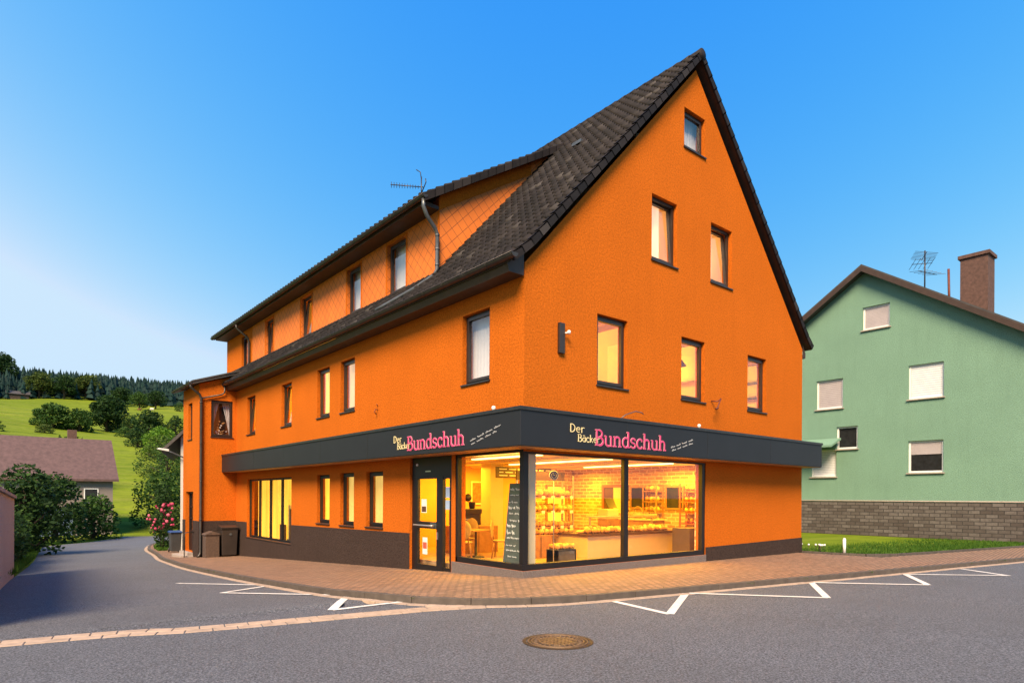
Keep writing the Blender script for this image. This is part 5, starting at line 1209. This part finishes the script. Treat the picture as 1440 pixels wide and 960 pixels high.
def joints(r):
    i = r.randrange(8, len(KP) - 20); p = KP[i] + (KP[i + 1] - KP[i]) * r.random() + KN[i] * (.002 if r.random() < .6 else -.14); return p.x, p.y
rnd = random.Random(14); m = MB()
for _ in range(60):
    x, y = joints(rnd)
    for _ in range(rnd.randrange(4, 12)):
        a = rnd.uniform(0, 2 * pi); h = rnd.uniform(.02, .06); px, py = x + rnd.gauss(0, .03), y + rnd.gauss(0, .03); z = gz(px, py) - .02; m.add([(px - .006 * cos(a), py - .006 * sin(a), z), (px + .006 * cos(a), py + .006 * sin(a), z), (px + rnd.gauss(0, .02), py + rnd.gauss(0, .02), z + h)], [(0, 1, 2)])
m.build('kerb_grass', 'grass_blade', kind='stuff')
# lawn in front of the green house
LAWN = [(11.76, .2), (11.9, -.9), (12.2, -1.75), (13.2, -2.25), (15.4, -2.62), (19.5, -3.25), (24.1, -3.95)]
def lawnedge(x): return interp(LAWN, x)
xs = frange(11.76, 24.3, .3); m = MB()
for x in xs:
    for k in range(9): y = lawnedge(x) + .02 + (12 - lawnedge(x)) * k / 8; m.v.append((x, y, gz(x, 0) + .012 + (.02 if k else 0)))
for i in range(len(xs) - 1):
    for k in range(8): m.f.append((i * 9 + k, i * 9 + k + 1, (i + 1) * 9 + k + 1, (i + 1) * 9 + k)); m.mi.append(0); m.sm.append(True)
m.build('lawn', 'meadow', kind='structure')
def lawnpts(r):
    x = r.uniform(11.8, 24.1); return x, lawnedge(x) + .03 + abs(r.gauss(0, 2.0))
grass('lawn_grass', lawnpts, 16000, .10, 3)
m = MB()
for (a, b) in zip(LAWN, LAWN[1:]):
    A, B = Vector((*a, 0)), Vector((*b, 0)); d = (B - A).normalized(); n = Vector((-d.y, d.x, 0))
    for i in range(4):
        p, q = A.lerp(B, i / 4) + d * .005, A.lerp(B, (i + 1) / 4) - d * .005; z = gz(p.x, 0); m.prism([(p.x - n.x * .05, p.y - n.y * .05, z - .05), (q.x - n.x * .05, q.y - n.y * .05, z - .05), (q.x + n.x * .02, q.y + n.y * .02, z - .05), (p.x + n.x * .02, p.y + n.y * .02, z - .05)], (0, 0, .10))
m.build('lawn_edging', 'kerb_stone', kind='structure')
m = MB(); m.tube([(12.05, -1.2, gz(12, 0)), (12.05, -1.2, .40)], .045, 10); m.lathe((12.05, -1.2, .40), [(.045, 0), (.03, .03), (.005, .04)], 10); tag(m.build('marker_post', 'white_paint'), 'short white marker post in the grass beside the orange house', 'post')
rnd = random.Random(4); m = MB()
for k in range(16):
    x, y = rnd.uniform(11.95, 12.3), rnd.uniform(-.6, .6); z = gz(x, 0); m.tube([(x, y, z), (x + .02, y, z + .22)], .006, 4); m.ball((x + .02, y, z + .24), .035, 6, 5, 1)
tag(m.build('white_flowers', ['bark', 'white_paint']), 'clump of small white flowers in the grass by the orange wall', 'flowers')

# ------------------------------------------------------------------ green house
GX = 24.2
gh = thing('green_house', 'pale green gabled house with brown stone base across the lawn', 'house', (GX, 3, -.1))
def mapG(u, z, n): return (GX - n, -u, z)
GA, GK = (3.05, 12.55), .66; GY0, GY1 = -4.1, 10.2
GWN = [((1.95, 3.15, 9.75, 10.85), 'shutter_mauve'), ((-.25, 1.15, 6.2, 7.75), 'shutter_white'), ((4.05, 5.35, 6.15, 7.6), 'shutter_mauve'), ((3.35, 4.35, 4.1, 5.2), 'window_dark'), ((-.25, 1.15, 2.85, 4.3), 'half'), ((4.35, 5.6, 2.75, 4.1), 'shutter_white')]
hol = [(-b, -a, c, d) for (a, b, c, d), _ in GWN]
m = MB(); panel(m, mapG, [-GY1, -GY0], [-.6, 1.5, 13], hol, 0, [(GK, 1, GA[1] - GK * GA[0] * 0 + GK * (-GA[0])), (-GK, 1, GA[1] + GK * GA[0])])
for h in hol: reveal(m, mapG, h, 0, -.18)
zl, zr = GA[1] - GK * (GY1 - GA[0]), GA[1] - GK * (GA[0] - GY0); XB = GX + 11
m.quad((GX, GY0, -.6), (XB, GY0, -.6), (XB, GY0, zr), (GX, GY0, zr)); m.quad((GX, GY1, -.6), (XB, GY1, -.6), (XB, GY1, zl), (GX, GY1, zl)); m.add([(XB, GY0, -.6), (XB, GY1, -.6), (XB, GY1, zl), (XB, GA[0], GA[1]), (XB, GY0, zr)], [(0, 1, 2, 3, 4)])
m.build('wall', 'green_stucco', gh)
m = MB(); m.mbox(mapG, -GY1 - .02, -GY0 + .02, -.6, 1.5, .002, .05); m.box(GX - .05, XB, GY0 - .05, GY0 - .002, -.6, 1.5); m.build('stone_base', 'base_stone', gh)
m = MB(); c = 1 / math.hypot(1, GK)
for sg, ye in ((-1, GY0 - .5), (1, GY1 + .4)):
    ze = GA[1] - GK * abs(ye - GA[0]); m.prism([(GX - .45, ye, ze + .02), (GX - .45, GA[0], GA[1] + .02), (GX - .45, GA[0], GA[1] + .28), (GX - .45, ye, ze + .28)], (XB - GX + .9, 0, 0))
rf = m.build('roof', 'roof_grey', gh)
m = MB(); m.box(GX + 1.6, GX + 2.6, -1.45, -.40, 9.8, 12.55); m.box(GX + 1.52, GX + 2.68, -1.53, -.32, 12.55, 12.7); m.build('chimney', 'chimney_brick', rf)
m = MB(); m.tube([(GX + 1.4, -.05, 10), (GX + 1.4, -.0, 12.2)], .05, 6); m.build('chimney_pipe', 'red_rust', rf)
m = MB(); ax, ay = GX + .9, .80; m.tube([(ax, ay, 11), (ax, ay, 13.15)], .03, 6)
for (z, a, L, n) in ((12.95, .5, .8, 7), (12.55, 2.2, .6, 5), (12.15, -.3, .9, 5)):
    d = Vector((cos(a), sin(a), 0)); q = Vector((-sin(a), cos(a), .0)); c0 = Vector((ax, ay, z)); m.tube([c0 - d * L * .5, c0 + d * L * .9], .015, 5)
    for i in range(n): p = c0 + d * L * (-.45 + 1.3 * i / (n - 1)); m.tube([p - q * .45 - Vector((0, 0, .1)), p + q * .45 + Vector((0, 0, .1))], .010, 4)
m.build('aerial', 'zinc_dark', gh)
for (a, b, z0, z1), kind in GWN:
    m = MB(); m.ring(mapG, -b, -a, z0, z1, .08, -.18, -.09); wn = m.build('window', 'white_paint', gh)
    m = MB(); m.mbox(mapG, -b + .08, -a - .08, z0 + .08, z1 - .08, -.16, -.14); m.build('pane', 'window_dark', wn)
    if kind != 'window_dark':
        m = MB(); zs = z0 + .08 if kind != 'half' else (z0 + z1) / 2 + .1; n = 14
        for i in range(n): q0 = zs + (z1 - .08 - zs) * i / n; m.mbox(mapG, -b + .09, -a - .09, q0, q0 + (z1 - .08 - zs) / n * .9, -.135, -.115)
        m.build('roller_shutter', 'shutter_mauve' if kind == 'half' else kind, wn)
    m = MB(); m.mbox(mapG, -b - .06, -a + .06, z0 - .06, z0 - .01, .0, .08); m.build('sill', 'step_stone', wn)
m = MB(); m.tube([(GX - .42, GY0 - .58, 7.6), (XB, GY0 - .58, 7.6)], .07, 8); m.build('gutter', 'zinc_grey', gh)
m = MB(); m.tube([(GX - .08, GY1 - .2, .1), (GX - .08, GY1 - .2, 7.2)], .05, 8); m.build('downpipe', 'zinc_grey', gh)
m = MB(); m.tube([(GX - .06, GY0 + .05, 1.55), (GX - .06, GY1, 1.55)], .03, 6); m.build('base_capping', 'step_stone', gh)
m = MB(); c9 = 1 / math.hypot(1, GK)
for sg, ye in ((-1, GY0 - .5), (1, GY1 + .4)):
    ze = GA[1] - GK * abs(ye - GA[0]); m.prism([(GX - .47, ye, ze - .06), (GX - .47, GA[0], GA[1] - .06), (GX - .47, GA[0], GA[1] + .20), (GX - .47, ye, ze + .20)], (.022, 0, 0))
m.build('barge_board', 'soffit_brown', rf)
m = MB(); m.prism([(GX - .06, 4.1, 4.55), (GX - 1.1, 4.1, 4.15), (GX - 1.1, 4.1, 4.25), (GX - .06, 4.1, 4.65)], (0, 5.5, 0)); m.build('porch_roof', 'green_stucco', gh)

# ------------------------------------------------------------------ left side of the side street
t = thing('garden_wall', 'pale rendered garden wall at the left edge of the side street', 'wall', (-9, 10, -.6))
m = MB(); m.add([(-8.75, 1, -.8), (-7.75, 14.6, -1.5), (-8.05, 14.6, -1.5), (-9.05, 1, -.8), (-8.75, 1, 1.95), (-7.75, 14.6, 1.5), (-8.05, 14.6, 1.5), (-9.05, 1, 1.95)], [(0, 3, 2, 1), (4, 5, 6, 7), (0, 1, 5, 4), (1, 2, 6, 5), (2, 3, 7, 6), (3, 0, 4, 7)]); m.build('body', 'cream_stucco', t)
m = MB(); m.add([(-8.69, .9, 1.96), (-7.69, 14.66, 1.51), (-8.11, 14.66, 1.51), (-9.11, .9, 1.96), (-8.69, .9, 2.04), (-7.69, 14.66, 1.59), (-8.11, 14.66, 1.59), (-9.11, .9, 2.04)], [(0, 3, 2, 1), (4, 5, 6, 7), (0, 1, 5, 4), (1, 2, 6, 5), (2, 3, 7, 6), (3, 0, 4, 7)]); m.build('coping', 'step_stone', t)
rnd = random.Random(21)
def hedge(name, label, x0, y0, x1, y1, h, wd, leaf, n, cat='hedge'):
    m = MB(); k = max(2, int(math.hypot(x1 - x0, y1 - y0) / 1.0)); t = thing(name, label, cat, ((x0 + x1) / 2, (y0 + y1) / 2, gz(x0, (y0 + y1) / 2) - .1)); s = MB()
    for i in range(k + 1):
        x, y = x0 + (x1 - x0) * i / k, y0 + (y1 - y0) * i / k; z = gz(x, y) - .1; hh = h * rnd.uniform(.85, 1.15)
        leafcloud(m, (x, y, z + hh * .5), (wd * .6, .8, hh * .55), n // (k + 1), .10, rnd, 0, .45); s.tube([(x, y, z - .1), (x + .05, y, z + hh * .7)], .03, 5)
    s.build('stems', 'bark', t); m.build('foliage', leaf, t)
hedge('hedge', 'dark clipped hedge following the left roadside behind the garden wall', -8.5, 15.4, -7.6, 24, 2.0, 1.2, 'leaf_dark', 5200)
hedge('hedge', 'looser mid green hedge further down the left roadside', -7.8, 25.5, -6.6, 39, 2.2, 1.6, 'leaf_mid', 5200)
tree('tree', 'dark leafy tree rising over the hedge beyond the garden wall', 'tree', -6.9, 30.5, 4.8, 3.8, 'leaf_dark', 31, n=2800, low=.05, z=gz(0, 30) - .2, size=.13)
tree('tree', 'dark green roadside tree hiding the garage of the mauve-roofed house', 'tree', -4.3, 49, 5.2, 4.6, 'leaf_dark', 32, n=2600, low=.0, z=-1.8, size=.16)
tree('tree', 'green garden tree right of the far house', 'tree', 5.5, 62, 6.2, 6, 'leaf_mid', 33, n=2600, low=-.05, z=-1.9, size=.18)
tree('tree', 'dark garden tree where the side street bends away', 'tree', 10.5, 64, 6.0, 6.5, 'leaf_dark', 34, n=2600, low=-.05, z=-1.9, size=.18)
tree('bush', 'olive bush by the bend of the side street', 'bush', 4.6, 55.5, 2.6, 3.2, 'leaf_olive', 35, n=1400, low=-.1, z=-1.9, size=.13)
for i, (x, y, h, w_, lf, lab) in enumerate(((-1.5, 52.5, 3.6, 4.2, 'leaf_mid', 'round green shrub in front of the far house by the street bend'), (-6.2, 47, 4.2, 4.4, 'leaf_dark', 'dark tall shrub at the left roadside before the far house'), (9, 78, 7.5, 7.5, 'leaf_mid', 'mid green orchard tree behind the far house roof'),
        (15, 84, 7, 8, 'leaf_dark', 'dark orchard tree at the meadow foot near the bright tree'), (0, 88, 7, 8, 'leaf_olive', 'olive orchard tree rising above the mauve roof'), (12.5, 100, 6.5, 8, 'leaf_olive', 'olive orchard tree low on the meadow right of the roof'), (19, 106, 5.5, 7, 'leaf_mid', 'small mid green orchard tree beside the annex'), (-9.5, 84, 7.5, 8.5, 'leaf_dark', 'dark orchard tree left of the mauve roof'))):
    tree('tree' if h > 4.5 else 'shrub', lab, 'tree' if h > 4.5 else 'shrub', x, y, h, w_, lf, 60 + i, n=2600, low=-.1, z=-1.95 if y < 60 else None, size=.15)
t = thing('village_house', 'village house with mauve tiled roof at the bend of the side street', 'house', (-4.5, 62, -1.9))
m = MB(); X0, X1, Y0, Y1 = -8.4, .6, 58, 66; ym = (Y0 + Y1) / 2
m.add([(X0, Y0, -3), (X1, Y0, -3), (X1, Y0, 3.2), (X0, Y0, 3.2), (X0, Y1, -3), (X1, Y1, -3), (X1, Y1, 3.2), (X0, Y1, 3.2), (X0, ym, 6.6), (X1, ym, 6.6)], [(0, 1, 2, 3), (5, 4, 7, 6), (4, 0, 3, 8, 7), (1, 5, 6, 9, 2)]); m.build('wall', 'dim_stucco', t)
m = MB()
for s, ye in ((-1, Y0 - .5), (1, Y1 + .5)): ze = 6.65 - .85 * (4.5); m.prism([(X0 - .4, ye, ze), (X0 - .4, ym, 6.65), (X0 - .4, ym, 6.85), (X0 - .4, ye, ze + .2)], (X1 - X0 + .8, 0, 0))
rf = m.build('roof', 'roof_mauve', t); m = MB(); m.box(-2.4, -1.7, ym + .6, ym + 1.3, 5.6, 7.7); m.build('chimney', 'chimney_brick', rf)
m = MB(); m.box(-5.2, -2.4, Y0 - .06, Y0 - .005, -1.95, .35); m.build('garage_door', 'garage_blue', t)
for x in (-7.6, -1.6):
    m = MB(); m.ring(lambda u, z, n: (u, Y0 - n, z), x, x + 1.1, .9, 2.2, .08, .004, .05); wn = m.build('window', 'white_paint', t); m = MB(); m.box(x + .08, x + 1.02, Y0 - .02, Y0 - .004, .98, 2.12); m.build('pane', 'window_dark', wn)
